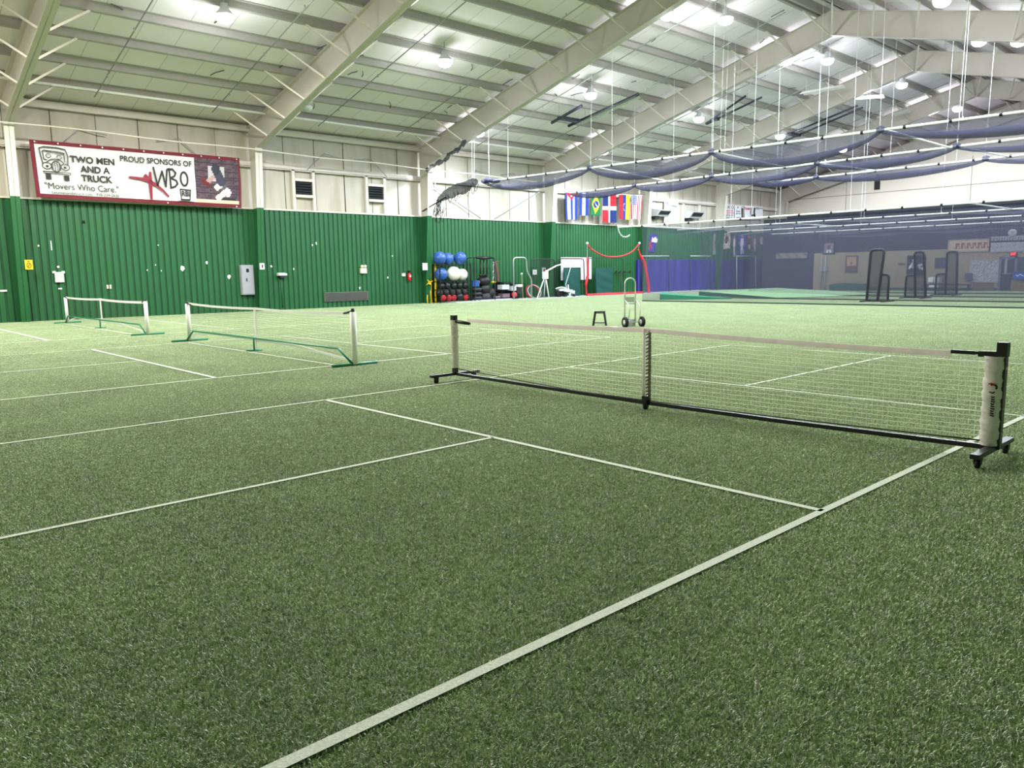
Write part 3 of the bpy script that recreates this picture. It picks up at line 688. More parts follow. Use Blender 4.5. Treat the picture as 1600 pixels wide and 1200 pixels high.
# --- hand truck, step stool
p = FL(987, 511)
o = thing('hand_truck', 'silver two-wheeled hand truck standing on the open turf', 'hand truck', p)
aR = Vector((p.y, -p.x, 0)).normalized(); aF = Vector((p.x, p.y, 0)).normalized()      # across the view, away from it
aR, aF = (aR*math.cos(.5)+aF*math.sin(.5)), (aF*math.cos(.5)-aR*math.sin(.5))
Z = Vector((0, 0, 1)); W2 = .16
m_ = MB()
c = p+aF*.1
m_.tube([c-aR*W2+Z*.12]+[c-aR*W2+Z*.5, c-aR*W2+Z*1.1]+arc3(c+Z*1.14, W2, math.pi, 0, aR, Z, 10)+[c+aR*W2+Z*1.1, c+aR*W2+Z*.12], .019, 8)
for z in (.16, .62): m_.tube([c-aR*W2+Z*z, c+aR*W2+Z*z], .016, 6)
for s_ in (-1, 1): m_.tube(smoothpath([c+aR*W2*s_+Z*.72, c+aR*W2*s_-aF*.2+Z*.6, c+aR*W2*s_-aF*.27+Z*.4, c+aR*W2*s_-aF*.2+Z*.16], 5), .014, 6)
m_.build('frame', ALU, parent=o)
m_ = MB(); m_.tube([c-aR*.28-aF*.2+Z*.14, c+aR*.28-aF*.2+Z*.14], .012, 6); m_.build('axle', ALU, parent=o)
m_ = MB(); m_.prism([c-aR*.2+aF*.02, c+aR*.2+aF*.02, c+aR*.18+aF*.24, c-aR*.18+aF*.24], (0, 0, .015)); m_.prism([c-aR*.17+Z*.015, c+aR*.17+Z*.015, c+aR*.17+Z*.2, c-aR*.17+Z*.2], aF*.01); m_.build('toe_plate', ALU, parent=o)
m_ = MB(); m_.prism([c-aR*.13+Z*.66, c+aR*.13+Z*.66, c+aR*.13+Z*.8, c-aR*.13+Z*.8], aF*.012); m_.build('back_plate', ALU, parent=o)
for s_ in (-1, 1):
    cc = c+aR*.25*s_-aF*.2+Z*.14; m_ = MB(); m_.sm = True
    def disc(prof):
        n = 20; b = len(m_.v)
        for r, t in prof:
            for k in range(n): a = 2*math.pi*k/n; m_.v.append(cc+aR*t+aF*r*math.cos(a)+Z*r*math.sin(a))
        for j in range(len(prof)-1):
            for k in range(n): m_.face((b+j*n+k, b+j*n+(k+1) % n, b+(j+1)*n+(k+1) % n, b+(j+1)*n+k))
    disc([(.07, -.035), (.12, -.045), (.145, -.025), (.145, .025), (.12, .045), (.07, .035)]); wh = m_.build('wheel', RUBBER, parent=o)
    m_ = MB(); m_.sm = True; disc([(.001, -.03), (.03, -.04), (.07, -.03), (.07, .03), (.03, .04), (.001, .03)]); m_.build('hub', LGREY, parent=wh)
p = FL(937, 509); o = thing('step_stool', 'small black step stool standing on the open turf left of the hand truck', 'stool', p)
aR = Vector((p.y, -p.x, 0)).normalized(); aF = Vector((p.x, p.y, 0)).normalized()
m_ = MB()
for s_ in (-1, 1):
    for t in (-1, 1): m_.tube([p+aR*.18*s_+aF*.14*t, p+aR*.12*s_+aF*.1*t+Z*.38], .03, 4)
m_.tube([p-aR*.17-aF*.13+Z*.09, p+aR*.17-aF*.13+Z*.09], .018, 4); m_.tube([p-aR*.12-aF*.1+Z*.36, p+aR*.12-aF*.1+Z*.36], .022, 4); m_.build('leg_frame', BLACK, parent=o)
MB().prism([p-aR*.15-aF*.12+Z*.38, p+aR*.15-aF*.12+Z*.38, p+aR*.15+aF*.12+Z*.38, p-aR*.15+aF*.12+Z*.38], (0, 0, .03)).build('seat', BLACK, parent=o)
p = FL(961, 512); m_ = MB(); m_.ball(p+Z*.015, .06, (1.6, .8, .25), 10, 6); tag(m_.build('home_plate_cover', WHITE), 'small flat white piece lying beside the hand truck', 'plate')

# ================================================================== ON THE GREEN WALL
def tape_patch(name, lab, x0, y0, x1, y1, m_=WHITE, th=.01, off=.04, cat='patch', group=None):
    A = WL(x0, y0, off); B = WL(x1, y1, off)
    return tag(MB().box((XW+off, min(A.y, B.y), min(A.z, B.z)), (XW+off+th, max(A.y, B.y), max(A.z, B.z))).build(name, m_), lab, cat, group)
def chip(name, lab, x, y, r, seed, m_=WHITE, group='paint chips on the green wall', cat='paint chip', sy=1.5):
    rnd = random.Random(seed); A = WL(x, y, .045); r *= .75; n = 9
    pts = [A+Vector((0, r*rnd.uniform(.5, 1.1)*math.cos(2*math.pi*k/n), sy*r*rnd.uniform(.5, 1.1)*math.sin(2*math.pi*k/n))) for k in range(n)]
    return tag(MB().prism(pts, (.006, 0, 0)).build(name, m_), lab, cat, group)
# warning sign on the first column flange
A = _t(38, 406, 0, XW+.62); B = _t(52, 421, 0, XW+.62)
o = thing('warning_sign', 'yellow warning sign with a round symbol on the leftmost green column', 'sign', (A.x, (A.y+B.y)/2, B.z))
cY, cZ = (A.y+B.y)/2, (A.z+B.z)/2
MB().box((A.x, A.y, B.z), (A.x+.015, B.y, A.z)).build('plate', YEL, parent=o)
Qn = bil([(A.x+.016, A.y, A.z), (A.x+.016, B.y, A.z), (A.x+.016, B.y, B.z), (A.x+.016, A.y, B.z)])
m_ = MB(); stroke(m_, Qn, ring(.5, .42, .26, .26, 18), .07, 1, .004); stroke(m_, Qn, [(.35, .25), (.65, .6)], .08, 1, .004); stroke(m_, Qn, [(.4, .84), (.6, .84)], .08, 1, .004); m_.build('symbol', mat('sign_print', (120, 60, 20), .5), parent=o)
tape_patch('tape_strip', 'short vertical white strip on the green wall under the banner', 78.5, 376, 81.5, 391, cat='strip')
chip('wall_hole', 'dark diamond shaped hole high in the green liner under the banner', 131, 347, .1, 3, mat('hole_dark', (12, 20, 14), .9), group=None, cat='hole', sy=1.2)
# twin junction box
A = WL(84, 425, .04); B = WL(100, 441, .04); o = thing('junction_box', 'grey twin junction box with a round cap, left part of green wall', 'junction box', (XW+.04, (A.y+B.y)/2, B.z))
MB().box((XW+.04, A.y, B.z), (XW+.14, B.y, A.z)).build('cover', LGREY, parent=o)
m_ = MB(); m_.box((XW+.04, A.y-.05, A.z-.05), (XW+.1, A.y+.05, A.z+.03)); m_.box((XW+.04, B.y-.05, A.z-.05), (XW+.1, B.y+.05, A.z+.03)); m_.box((XW+.13, (A.y+B.y)/2-.01, B.z), (XW+.15, (A.y+B.y)/2+.01, A.z)); m_.build('clip', WHITE, parent=o)
chip('round_cap', 'round white cap just above the twin junction box', 91, 417, .08, 9, group=None, cat='cap', sy=1)
tape_patch('tape_strip', 'tiny white strip below the twin junction box', 91, 450, 97, 452, cat='strip')
tape_patch('tape_strip', 'thin pale strip at the far left edge of the green wall', 0, 453, 11, 455.5, cat='strip')
for i, x in enumerate((168, 172.5)): tape_patch('wall_outlet', ('left' if i == 0 else 'right')+' one of two small cream outlets on green wall behind the far net', x-1.7, 445, x+1.5, 451, mat('cream_plastic', (226, 218, 190), .5), .03, cat='outlet', group='outlets behind the far net')
for i, (x, y, r, lab) in enumerate([(285, 420, .12, 'largest bare white patch in the green paint'), (323, 411, .085, 'bare white spot to the upper right of the largest patch'), (358, 432, .1, 'round white spot just left of the grey electrical panel'),
    (230, 422, .04, 'small white fleck, left of the largest bare patch'), (243, 414, .03, 'tiny white fleck above the small one left of the largest patch'), (252, 423, .03, 'tiny white fleck nearest left of the largest bare patch'), (247, 383, .03, 'tiny white fleck highest under the middle of the banner'), (60, 384, .04, 'small pale fleck left of the white strip'),
    (494, 380, .07, 'white fleck above the white switch box on the second bay'), (488, 383, .05, 'pale fleck beside the one above the switch box'), (424, 416, .06, 'pale spot right of the second column'), (459, 420, .05, 'pale spot above the wall flood light'), (606, 434, .06, 'pale spot left of the fire extinguisher'), (613, 400, .04, 'pale fleck above and left of the fire extinguisher'), (562, 450, .07, 'scuffed pale mark above the grey duct plate')]):
    chip('paint_chip', lab, x, y, r, 20+i)
# electrical panel
A = WL(373.5, 414, .05); B = WL(396, 460, .05); o = thing('electrical_panel', 'tall grey electrical panel with small latch on the green wall', 'electrical panel', (XW+.05, (A.y+B.y)/2, B.z))
MB().box((XW+.04, A.y, B.z), (XW+.22, B.y, A.z)).build('cabinet', GREY, parent=o)
d = MB().box((XW+.22, A.y+.03, B.z+.04), (XW+.24, B.y-.03, A.z-.04)).build('door', mat('panel_door', (158, 160, 170), .4), parent=o)
m_ = MB(); h_ = A.z-B.z; m_.box((XW+.24, A.y+.2, B.z+h_*.45), (XW+.26, A.y+.24, B.z+h_*.55)); m_.build('latch', BLACK, parent=d)
m_ = MB(); m_.box((XW+.24, (A.y+B.y)/2-.06, A.z-.32), (XW+.25, (A.y+B.y)/2+.06, A.z-.17)); m_.build('label', BLACK, parent=d)
# column B switch plate, flood light, box, extinguisher
A = _t(405, 411, 0, XW+.55); B = _t(413, 421, 0, XW+.55); o = thing('switch_plate', 'white switch plate on the second green column', 'switch', (A.x, (A.y+B.y)/2, B.z))
MB().box((A.x, A.y, B.z), (A.x+.04, B.y, A.z)).build('plate', WHITE, parent=o); MB().box((A.x+.04, (A.y+B.y)/2-.02, B.z+.07), (A.x+.06, (A.y+B.y)/2+.03, A.z-.07)).build('toggle', DGREY, parent=o)
A = WL(433, 427, .1); B = WL(446, 431, .1); o = thing('wall_flood_light', 'small white flood light with dark lens on the green wall', 'light', (XW+.04, (A.y+B.y)/2, B.z))
MB().prism([(XW+.04, A.y, A.z+.02), (XW+.28, A.y, A.z-.02), (XW+.28, A.y, B.z+.02), (XW+.04, A.y, B.z)], (0, B.y-A.y, 0)).build('housing', WHITE, parent=o)
MB().box((XW+.06, A.y+.08, B.z-.07), (XW+.25, B.y-.08, B.z)).build('lens', DGREY, parent=o); MB().tube([(XW+.06, (A.y+B.y)/2, B.z), (XW+.06, (A.y+B.y)/2, .1)], .025, 6).build('conduit', GREEN, parent=o)
A = WL(562, 419, .04); B = WL(571, 427, .04); o = thing('emergency_light', 'cream emergency light box with two small lamp heads on the green wall', 'light', (XW+.04, (A.y+B.y)/2, B.z))
MB().box((XW+.04, A.y, B.z), (XW+.18, B.y, A.z)).build('box', mat('cream_plastic', (226, 218, 190), .5), parent=o)
for s_ in (.25, .8): m_ = MB(); m_.ball((XW+.14, A.y+(B.y-A.y)*s_, A.z+.08), .08, (1, 1, 1), 10, 8); m_.build('lamp_head', mat('cream_plastic', (226, 218, 190), .5), parent=o)
tape_patch('alarm_box', 'small white alarm box left of the red fire extinguisher', 627.5, 427, 632, 431.5, WHITE, .08, cat='alarm')
A = WL(639.5, 426, .15); B = WL(639.5, 438.5, .15); o = thing('fire_extinguisher', 'red fire extinguisher hanging on the green wall near the third column', 'fire extinguisher', (XW+.15, A.y, B.z))
m_ = MB(); H_ = A.z-B.z; m_.lathe((XW+.15, A.y, B.z), [(.001, 0), (.085, 0), (.09, .03), (.09, H_*.8), (.06, H_*.95), (.03, H_), (.001, H_)]); m_.build('cylinder', REDP, parent=o)
m_ = MB(); m_.tube([(XW+.15, A.y, A.z), (XW+.15, A.y, A.z+.07)], .03, 8); m_.box((XW+.1, A.y-.06, A.z+.06), (XW+.22, A.y+.06, A.z+.09)); m_.build('valve', BLACK, parent=o)
m_ = MB(); m_.tube(smoothpath([(XW+.15, A.y+.03, A.z+.05), (XW+.18, A.y+.13, A.z-.02), (XW+.18, A.y+.12, A.z-.25)]), .015, 6); m_.build('hose', BLACK, parent=o)
MB().box((XW+.232, A.y-.05, B.z+H_*.45), (XW+.242, A.y+.05, B.z+H_*.68)).build('label', WHITE, parent=o); MB().box((XW+.04, A.y-.02, B.z+.1), (XW+.08, A.y+.02, A.z+.1)).build('bracket', BLACK, parent=o)
A = WL(506, 457, .04); B = WL(575, 469, .04); o = thing('duct_plate', 'long dark grey louvred plate low on the green wall', 'grille', (XW+.04, (A.y+B.y)/2, B.z))
MB().box((XW+.04, A.y, B.z), (XW+.09, B.y, A.z)).build('frame', mat('duct_grey', (92, 94, 88), .5), parent=o)
m_ = MB()
for k in range(7): z = B.z+.05+(A.z-B.z-.1)*k/6; m_.box((XW+.09, A.y+.05, z-.012), (XW+.11, B.y-.05, z+.012))
m_.build('slat', mat('duct_grey2', (70, 72, 68), .5), parent=o)
A = _t(660, 411, 0, XW+.6); B = _t(668, 422, 0, XW+.6); tag(MB().box((A.x, A.y, B.z), (A.x+.01, B.y, A.z)).build('notice', WHITE), 'blank white paper notice on the third green column', 'notice')

# ================================================================== SPONSOR BANNER
XB = XW+.5
TL, TR, BR_, BL_ = [_t(x, y, 0, XB) for x, y in ((45, 217.5), (374, 247), (377, 325), (57, 308))]
Q = bil([TL, TR, BR_, BL_])
asp = 1.9/8.0
banner = thing('sponsor_banner', 'wide white sponsor banner with maroon border and lettering above the green wall', 'banner', (XB, (TL.y+TR.y)/2, BL_.z))
WHT, MAR = lin((200, 200, 200)), lin((104, 34, 46))
def seg(u, v, a, b, w_):
    ax, ay = a; bx, by = b; dx, dy = bx-ax, by-ay; t = max(0, min(1, ((u-ax)*dx+(v-ay)*dy)/(dx*dx+dy*dy+1e-9)))
    return math.hypot(u-ax-t*dx, v-ay-t*dy) < w_
def ell(u, v, cx, cy, rx, ry): return ((u-cx)/rx)**2+((v-cy)/ry)**2 < 1
def ban(u, v):
    if u < .018 or u > .986 or v < .06 or v > .925: return MAR
    if u < .755: return WHT
    s_ = (u-.755)/.231; t = (v-.06)/.865          # the photograph panel
    if t < .1: return lin((196, 180, 160))
    # crouching catcher in helmet and pads
    if seg(s_, t, (.3, .42), (.2, .48), .055): return lin((96, 40, 44))
    if ell(s_, t, .18, .5, .07, .11): return lin((92, 52, 54))
    if ell(s_, t, .48, .78, .1, .13): return lin((54, 54, 66))
    if seg(s_, t, (.52, .7), (.6, .5), .1): return lin((62, 64, 80))
    if seg(s_, t, (.42, .6), (.3, .5), .05): return lin((168, 140, 134))
    if seg(s_, t, (.6, .45), (.5, .38), .07): return lin((196, 194, 190))
    if seg(s_, t, (.72, .3), (.52, .14), .06): return lin((224, 222, 220))
    if ell(s_, t, .74, .27, .08, .1): return lin((206, 204, 200))
    if seg(s_, t, (.6, .42), (.7, .36), .07): return lin((90, 86, 92))
    if seg(s_, t, (.46, .1), (.9, .11), .035): return lin((40, 38, 44))
    if .3 < s_ < .68 and .52 < t < .86: return lin((176, 172, 176))
    row = int(t*22); br = ((s_*9+(row % 2)*.5) % 1) < .09 or (t*22 % 1) < .22
    k = .8+.25*((row*7+int(s_*9+(row % 2)*.5)*13) % 5)/5
    c = (92*k, 76*k, 88*k) if not br else (60, 52, 60)
    return lin(c)
sheet(Q, 170, 44, ban, lambda u, v: .03*math.sin(u*19+v*3)*math.sin(v*3.1)+.012*math.sin(u*47+v*9), .02).build('cloth', PRINT, parent=banner)
EB_ = .06
m_ = MB()
for t in (('TWO MEN', .16, .655, .357, .775, EB_, .03), ('AND A', .2, .49, .332, .61, EB_, .03), ('TRUCK', .2, .325, .34, .45, EB_, .03), ('PROUD SPONSORS OF', .385, .745, .735, .85, EB_, .015),
          ('"Movers Who Care."', .04, .16, .365, .275, EB_, .0), ('twomenandatruck.com   918-234-2636', .065, .075, .365, .13, EB_, .0), ('RBI', .675, .17, .716, .27, EB_, .03)):
    m_ = MB(); letter(m_, Q, *t); m_.build('lettering', mat('print_black', (28, 28, 30), .6), parent=banner)
m_ = MB(); k = .03     # truck drawing
ap = asp
S = lambda pts, w_=.02: stroke(m_, Q, [(.035+(u-.038)*1.2, .335+(v-.17)*.76) for u, v in pts], max(w_, .001), ap, EB_)
S([(.045, .5), (.04, .7), (.038, .86), (.055, .9), (.1, .9), (.128, .87), (.135, .72), (.132, .5)], .018)
S([(.05, .62), (.048, .8), (.055, .82), (.115, .8), (.122, .78), (.122, .58)], .016); S([(.05, .62), (.06, .6)], .016); S([(.06, .8), (.12, .76)], .012)
S(ring(.067, .7, .008, .045), .012); S(ring(.104, .68, .008, .045), .012)
S(ring(.09, .46, .016, .12, 20), .016); S([(.078, .4), (.078, .52)], .01); S([(.086, .36), (.086, .56)], .01); S([(.094, .36), (.094, .56)], .01); S([(.102, .4), (.102, .52)], .01)
S(ring(.058, .47, .016, .075), .014); S(ring(.122, .46, .015, .075), .014)
S([(.06, .56), (.075, .62), (.09, .635), (.107, .61), (.118, .55)], .016); S([(.043, .34), (.138, .33), (.138, .29), (.045, .3), (.043, .34)], .012)
S([(.057, .28), (.057, .17)], .0), S([(.054, .22), (.064, .22)], .1); S([(.118, .21), (.128, .21)], .1); S([(.056, .46), (.062, .46)], .035); S([(.118, .45), (.124, .45)], .035)
m_.build('truck_drawing', mat('print_black', (28, 28, 30), .6), parent=banner)
m_ = MB()
stroke(m_, Q, [(.422, .46), (.45, .455), (.48, .445), (.506, .425), (.53, .385), (.552, .335), (.58, .25), (.605, .15)], .075, asp, EB_, .5); stroke(m_, Q, [(.523, .57), (.521, .45), (.52, .3), (.52, .09)], .085, asp, EB_, .45); stroke(m_, Q, [(.497, .515), (.507, .465)], .07, asp, EB_+.002)
m_.build('figure_mark', mat('print_maroon', (128, 26, 50), .6), parent=banner)
m_ = MB()
W_ = lambda pts, w_=.035: stroke(m_, Q, pts, w_, asp, EB_)
W_([(.54, .68), (.555, .34), (.582, .62), (.596, .33), (.607, .65)]); W_([(.618, .68), (.622, .32)]); W_([(.608, .66), (.635, .67), (.65, .6), (.643, .54), (.622, .5), (.65, .46), (.657, .4), (.643, .34), (.62, .31)]); W_(ring(.692, .5, .018, .13, 22))
W_([(.667, .3), (.722, .29)], .02); W_([(.668, .3), (.672, .1)], .02); W_([(.722, .29), (.716, .1)], .02); W_([(.672, .1), (.716, .1)], .03); W_([(.655, .07), (.735, .065)], .01)
m_.build('script_lettering', mat('print_black', (28, 28, 30), .6), parent=banner)
m_ = MB()
for u, v in [(.02+.096*k, .965) for k in range(11)]+[(.6, .02), (.97, .02)]: MB().ball(Q(u, v, .07), .032, (.4, 1, 1), 8, 6).build('grommet', LGREY, parent=banner)
m_ = MB()
for u in (.03, .5, .97): a = Q(u, .97, 0); m_.tube([a, (XW+.1, a.y, 6.3)], .012, 4)
m_.build('tie', GREY, parent=banner)

# ================================================================== EQUIPMENT ALONG THE LONG WALL
OFF = .75            # gear stands this far out from the wall
def EQ(x, y, off=OFF): return _t(x, y, 0, XW+off)
def eqy(x, off=OFF): return _t(x, 465, 0, XW+off).y
# yellow poles leaning by the column
for i, (x0, y0, x1, y1, lab) in enumerate([(673, 414, 673.5, 474, 'straight yellow pole, left of two beside the ball rack'), (680, 414, 680.8, 475, 'thick yellow pole right against the ball rack'),
    (667, 422, 675, 474, 'yellow pole leaning from upper left across its neighbour'), (667, 447, 668, 473, 'short thin yellow pole at the column foot')]):
    A = EQ(x0, y0, .35); B = EQ(x1, y1, .5); B.z = 0
    o = thing('yellow_pole', lab, 'pole', B, 'yellow poles by the third column')
    MB().tube([B, A], .035 if i != 1 else .06, 8).build('pole', YEL, parent=o); MB().tube([A, A+(A-B).normalized()*.05], .045, 8).build('cap', YEL, parent=o)
c = EQ(671, 442, .55); m_ = MB()
for a in (.5, 2.2, 3.6, 5.3): m_.tube([c, c+Vector((.02, .22*math.cos(a), .2*math.sin(a)))], .022, 5)
m_.tube(ring_ := [c+Vector((.02, .08*math.cos(k*.7), .08*math.sin(k*.7))) for k in range(10)], .02, 5); tag(m_.build('yellow_strap', YEL), 'yellow strap tied around the leaning yellow poles', 'strap')
# ball rack
ya, yb = eqy(683), eqy(731); pxm = (yb-ya)/48
o = thing('ball_rack', 'black four-tier rack holding exercise and medicine balls', 'rack', (XW+OFF, (ya+yb)/2, 0))
zs = [EQ(700, y).z for y in (472.5, 463.5, 452.5, 439.5, 414.5)]
zs[0] = .1
x0, x1 = XW+OFF-.3, XW+OFF+.3
for yy in (ya, yb):
    for xx in (x0, x1): MB().tube([(xx, yy, 0), (xx, yy, zs[4]+.06)], .03, 4).build('upright', BLACK, parent=o)
for z in zs:
    m_ = MB()
    for xx in (x0+.04, x1-.04): m_.tube([(xx, ya, z), (xx, yb, z)], .025, 4)
    for k in range(5): y = ya+(yb-ya)*k/4; m_.tube([(x0, y, z), (x1, y, z)], .015, 4)
    m_.build('shelf', BLACK, parent=o)
def on_rack(x, z, r, mt, lab, name, grp, dx=0, plug=True):
    c = Vector((XW+OFF+dx, eqy(x), z+r+.02))
    o = thing(name, lab, 'ball', (c.x, c.y, c.z-r), grp)
    MB().ball(c, r, (1, 1, 1), 24, 14).build('shell', mt, parent=o)
    m_ = MB(); m_.lathe((c.x+r-.004, c.y, c.z), [(.012, 0), (.012, .006), (.001, .008)], axis='X', n=8); m_.build('plug', mt, parent=o)
R8 = 8.1*pxm
on_rack(688.5, zs[4], R8, BLUEB, 'blue exercise ball on the top tier, left', 'exercise_ball', 'exercise balls on the rack'); on_rack(703.5, zs[4], R8*.92, BLUEB, 'blue exercise ball on the top tier, middle', 'exercise_ball', 'exercise balls on the rack', dx=-.12)
on_rack(720.5, zs[4], R8, BLUEB, 'blue exercise ball on the top tier, right', 'exercise_ball', 'exercise balls on the rack'); on_rack(690, zs[3], R8*1.0, BLUEB, 'blue exercise ball on the second tier', 'exercise_ball', 'exercise balls on the rack')
on_rack(709, zs[3], R8*1.08, WBALL, 'larger pearl white exercise ball in the middle of the rack', 'exercise_ball', 'exercise balls on the rack', dx=.05); on_rack(723.5, zs[3], R8*.92, WBALL, 'smaller pearl white exercise ball at the right of the rack', 'exercise_ball', 'exercise balls on the rack', dx=-.05)
on_ = ['first', 'second', 'third', 'fourth', 'fifth', 'sixth']
for i, x in enumerate((690, 699, 709, 718, 727)): on_rack(x, zs[2], 4.3*pxm, BBALL, f'black medicine ball, {on_[i]} from left in the upper black row', 'medicine_ball', 'black medicine balls on the rack')
for i, x in enumerate((687, 696.5, 706.5, 716, 726)): on_rack(x, zs[1], 4.6*pxm, BBALL, f'black medicine ball, {on_[i]} from left in the lower black row', 'medicine_ball', 'black medicine balls on the rack')
for i, x in enumerate((692, 701, 708.5, 727.5)): on_rack(x, zs[0]-.02, 3.9*pxm, RBALL, ['red medicine ball, leftmost on the bottom tier', 'red medicine ball, second from left on the bottom tier', 'red medicine ball, third from left on the bottom tier', 'red medicine ball alone at the right end of the bottom tier'][i], 'medicine_ball', 'red medicine balls on the rack')
on_rack(717.5, zs[0]-.02, 5*pxm, mat('dark_teal_ball', (30, 46, 48), .4), 'dark medicine ball between the red ones on the bottom tier', 'medicine_ball', 'dark balls on the rack')
# training frame with hanging gear
ya, yb = eqy(737), eqy(768); zt_ = EQ(750, 403).z
o = thing('gear_rack', 'black wheeled storage frame with padded top bar', 'rack', (XW+OFF, (ya+yb)/2, 0))
for yy in (ya, yb):
    for xx in (x0, x1): MB().tube([(xx, yy, 0), (xx, yy, zt_)], .028, 4).build('upright', DGREY, parent=o)
m_ = MB()
for z in (.12, zt_):
    for xx in (x0, x1): m_.tube([(xx, ya, z), (xx, yb, z)], .025, 4)
    for yy in (ya, yb): m_.tube([(x0, yy, z), (x1, yy, z)], .025, 4)
m_.build('crossbar', DGREY, parent=o)
m_ = MB(); m_.tube([(x1, ya+.1, zt_+.02), (x1, (ya+yb)/2-.1, zt_-.02), (x1, yb-.1, zt_+.02)], [.06, .1, .06], 8); m_.build('top_pad', BLACK, parent=o)
m_ = MB(); m_.box((x0, ya, .02), (x1, eqy(795), .1)); tag(m_.build('storage_skid', LGREY), 'low pale skid under the black training gear', 'skid')
def cushion(x, y, w_, h_, lab, mt, nm='sand_bag', cat='bag', grp=None, off=OFF):
    A = EQ(x, y, off); r = w_*pxm/2
    m_ = MB(); m_.ball((A.x, A.y, A.z), r, (.8, 1, h_*pxm/2/r), 16, 10); return tag(m_.build(nm, mt), lab, cat, grp)
z0 = .1
for i in range(4): cushion(745.5-.3*i, [471.5, 465.5, 459, 452.2][i], 16, 6.4, ['lowest grey-black bag of the stack inside the storage frame', 'second lowest bag of the stack inside the storage frame', 'third bag up in the stack inside the storage frame', 'topmost rounded bag of the stack inside the storage frame'][i], BBALL, grp='stack of bags in the storage frame', off=OFF+.1)
A = EQ(738, 447.5, OFF+.1); B = EQ(747, 439, OFF+.1); m_ = MB(); m_.box((A.x-.15, A.y, A.z), (A.x+.1, B.y, B.z)); m_.box((A.x-.16, A.y-.01, B.z-.02), (A.x+.11, B.y+.01, B.z+.03)); tag(m_.build('blue_case', BLUEB), 'small blue case lying on the stack of bags', 'case')
cushion(749, 440.5, 5, 4.5, 'small orange ball beside the blue case', mat('orange_rubber', (220, 120, 84), .5), 'small_ball', 'ball')
for i, (x, y, w_, h_) in enumerate([(758, 466, 19, 18), (757, 452, 17, 15), (756, 439, 20, 14), (767, 459, 14, 16)]):
    cushion(x, y, w_, h_, ['black punching bag lying at the bottom of the frame', 'black gear bag in the middle of the frame', 'black gear bag hanging under the top pad', 'dark lumpy bag at the right of the frame'][i], mat('gear_black', (24, 25, 28), .5, bump=.03, scale=7), 'gear_bag', 'bag', 'black gear bags in the frame', off=OFF-.05)
for i, x in enumerate((751, 756, 761)):
    A = EQ(x, 406, OFF+.2); B = EQ(x-.5, 430, OFF+.2); m_ = MB(); m_.tube([A, B], .03, 6); m_.ball(B, .09, (1, 1, .8), 10, 6)
    tag(m_.build('battle_strap', BLACK), ['left', 'middle', 'right'][i]+' one of three black straps hanging from the storage frame', 'strap', 'straps on the storage frame')
A = EQ(771, 409, .6); B = EQ(770.5, 441, .6); m_ = MB(); pts = [A.lerp(B, t/10)+Vector((0, .04*math.sin(t*2), 0)) for t in range(11)]; m_.tube(pts, .04, 6); tag(m_.build('chain', GALV), 'light metal chain hanging right of the storage frame', 'chain')
A = EQ(773.5, 409, .6); B = EQ(778.5, 441, .6); m_ = MB(); m_.tube(smoothpath([A, A.lerp(B, .5)+Vector((0, .05, 0)), B]), .09, 6, flat=.4); m_.tube([A-Vector((0, .12, 0)), A+Vector((0, .3, 0))], .03, 6); tag(m_.build('maroon_strap', mat('maroon_cloth', (98, 58, 58), .7)), 'faded maroon strap hanging right of the storage frame', 'strap')
A = EQ(771, 441, .8); m_ = MB(); m_.ball(A, .14, (1, 1, .45), 12, 8); tag(m_.build('yellow_disc', YEL), 'small yellow disc on top of the dark gear', 'disc')
def crate(x0_, x1_, y0_, lab, mt, items, off=.5):
    A = EQ(x0_, y0_, off); B = EQ(x1_, 470, off)
    o = thing('gear_crate', lab, 'crate', (XW+off, (A.y+B.y)/2, .1), 'dark gear crates along the wall')
    X0, X1 = XW+off-.3, XW+off+.3; zt = A.z
    for yy in (A.y, B.y):
        for xx in (X0, X1): MB().tube([(xx, yy, .0), (xx, yy, zt)], .025, 4).build('upright', BLACK, parent=o)
    m_ = MB(); m_.box((X0, A.y, zt-.04), (X1, B.y, zt)); m_.box((X0, A.y, .12), (X1, B.y, .16)); m_.box((X0, A.y, zt*.5), (X1, B.y, zt*.5+.03)); m_.build('shelf', BLACK, parent=o)
    MB().box((X0, A.y, .1), (X0+.03, B.y, zt)).build('back_panel', mt, parent=o)
crate(777, 793, 441, 'dark open crate with white boxes, left of two', DGREY, [])
crate(796, 815, 443, 'dark open crate behind the silver screen frame, right of two', DGREY, [])
def gbox(xa, xb, ya_, yb_, mt, lab, nm='storage_box', cat='box', off=OFF+.05, d=.2):
    A = EQ(xa, ya_, off); B = EQ(xb, yb_, off)
    m_ = MB(); m_.box((XW+off-d, A.y, max(.165, B.z)), (XW+off+d, B.y, A.z)); m_.box((XW+off-d-.01, A.y-.01, A.z-.05), (XW+off+d+.01, B.y+.01, A.z-.02)); return tag(m_.build(nm, mt), lab, cat, 'boxes in the gear crates')
gbox(781, 792, 445, 452, LGREY, 'pale grey box on the upper shelf of the left crate'); gbox(782, 793, 459, 470, mat('dusty_mauve', (110, 92, 100), .7), 'mauve grey box low in the left crate'); gbox(769, 778, 463, 471, mat('dusty_grey', (110, 112, 124), .7), 'small blue-grey box low beside the left crate')
gbox(797, 803, 447, 454, LGREY, 'small pale box on the upper shelf of the right crate'); gbox(806, 813, 444.5, 448, WHITE, 'flat white box on top shelf of the right crate'); gbox(804, 814, 450, 458, DGREY, 'dark box in the middle of the right crate')
c = EQ(799, 467); tag(MB().ball((c.x+.25, c.y, max(c.z, .3)), .16, (1, 1, 1), 14, 8).build('red_bucket_ball', RBALL), 'red ball low in front of the right gear crate', 'ball')

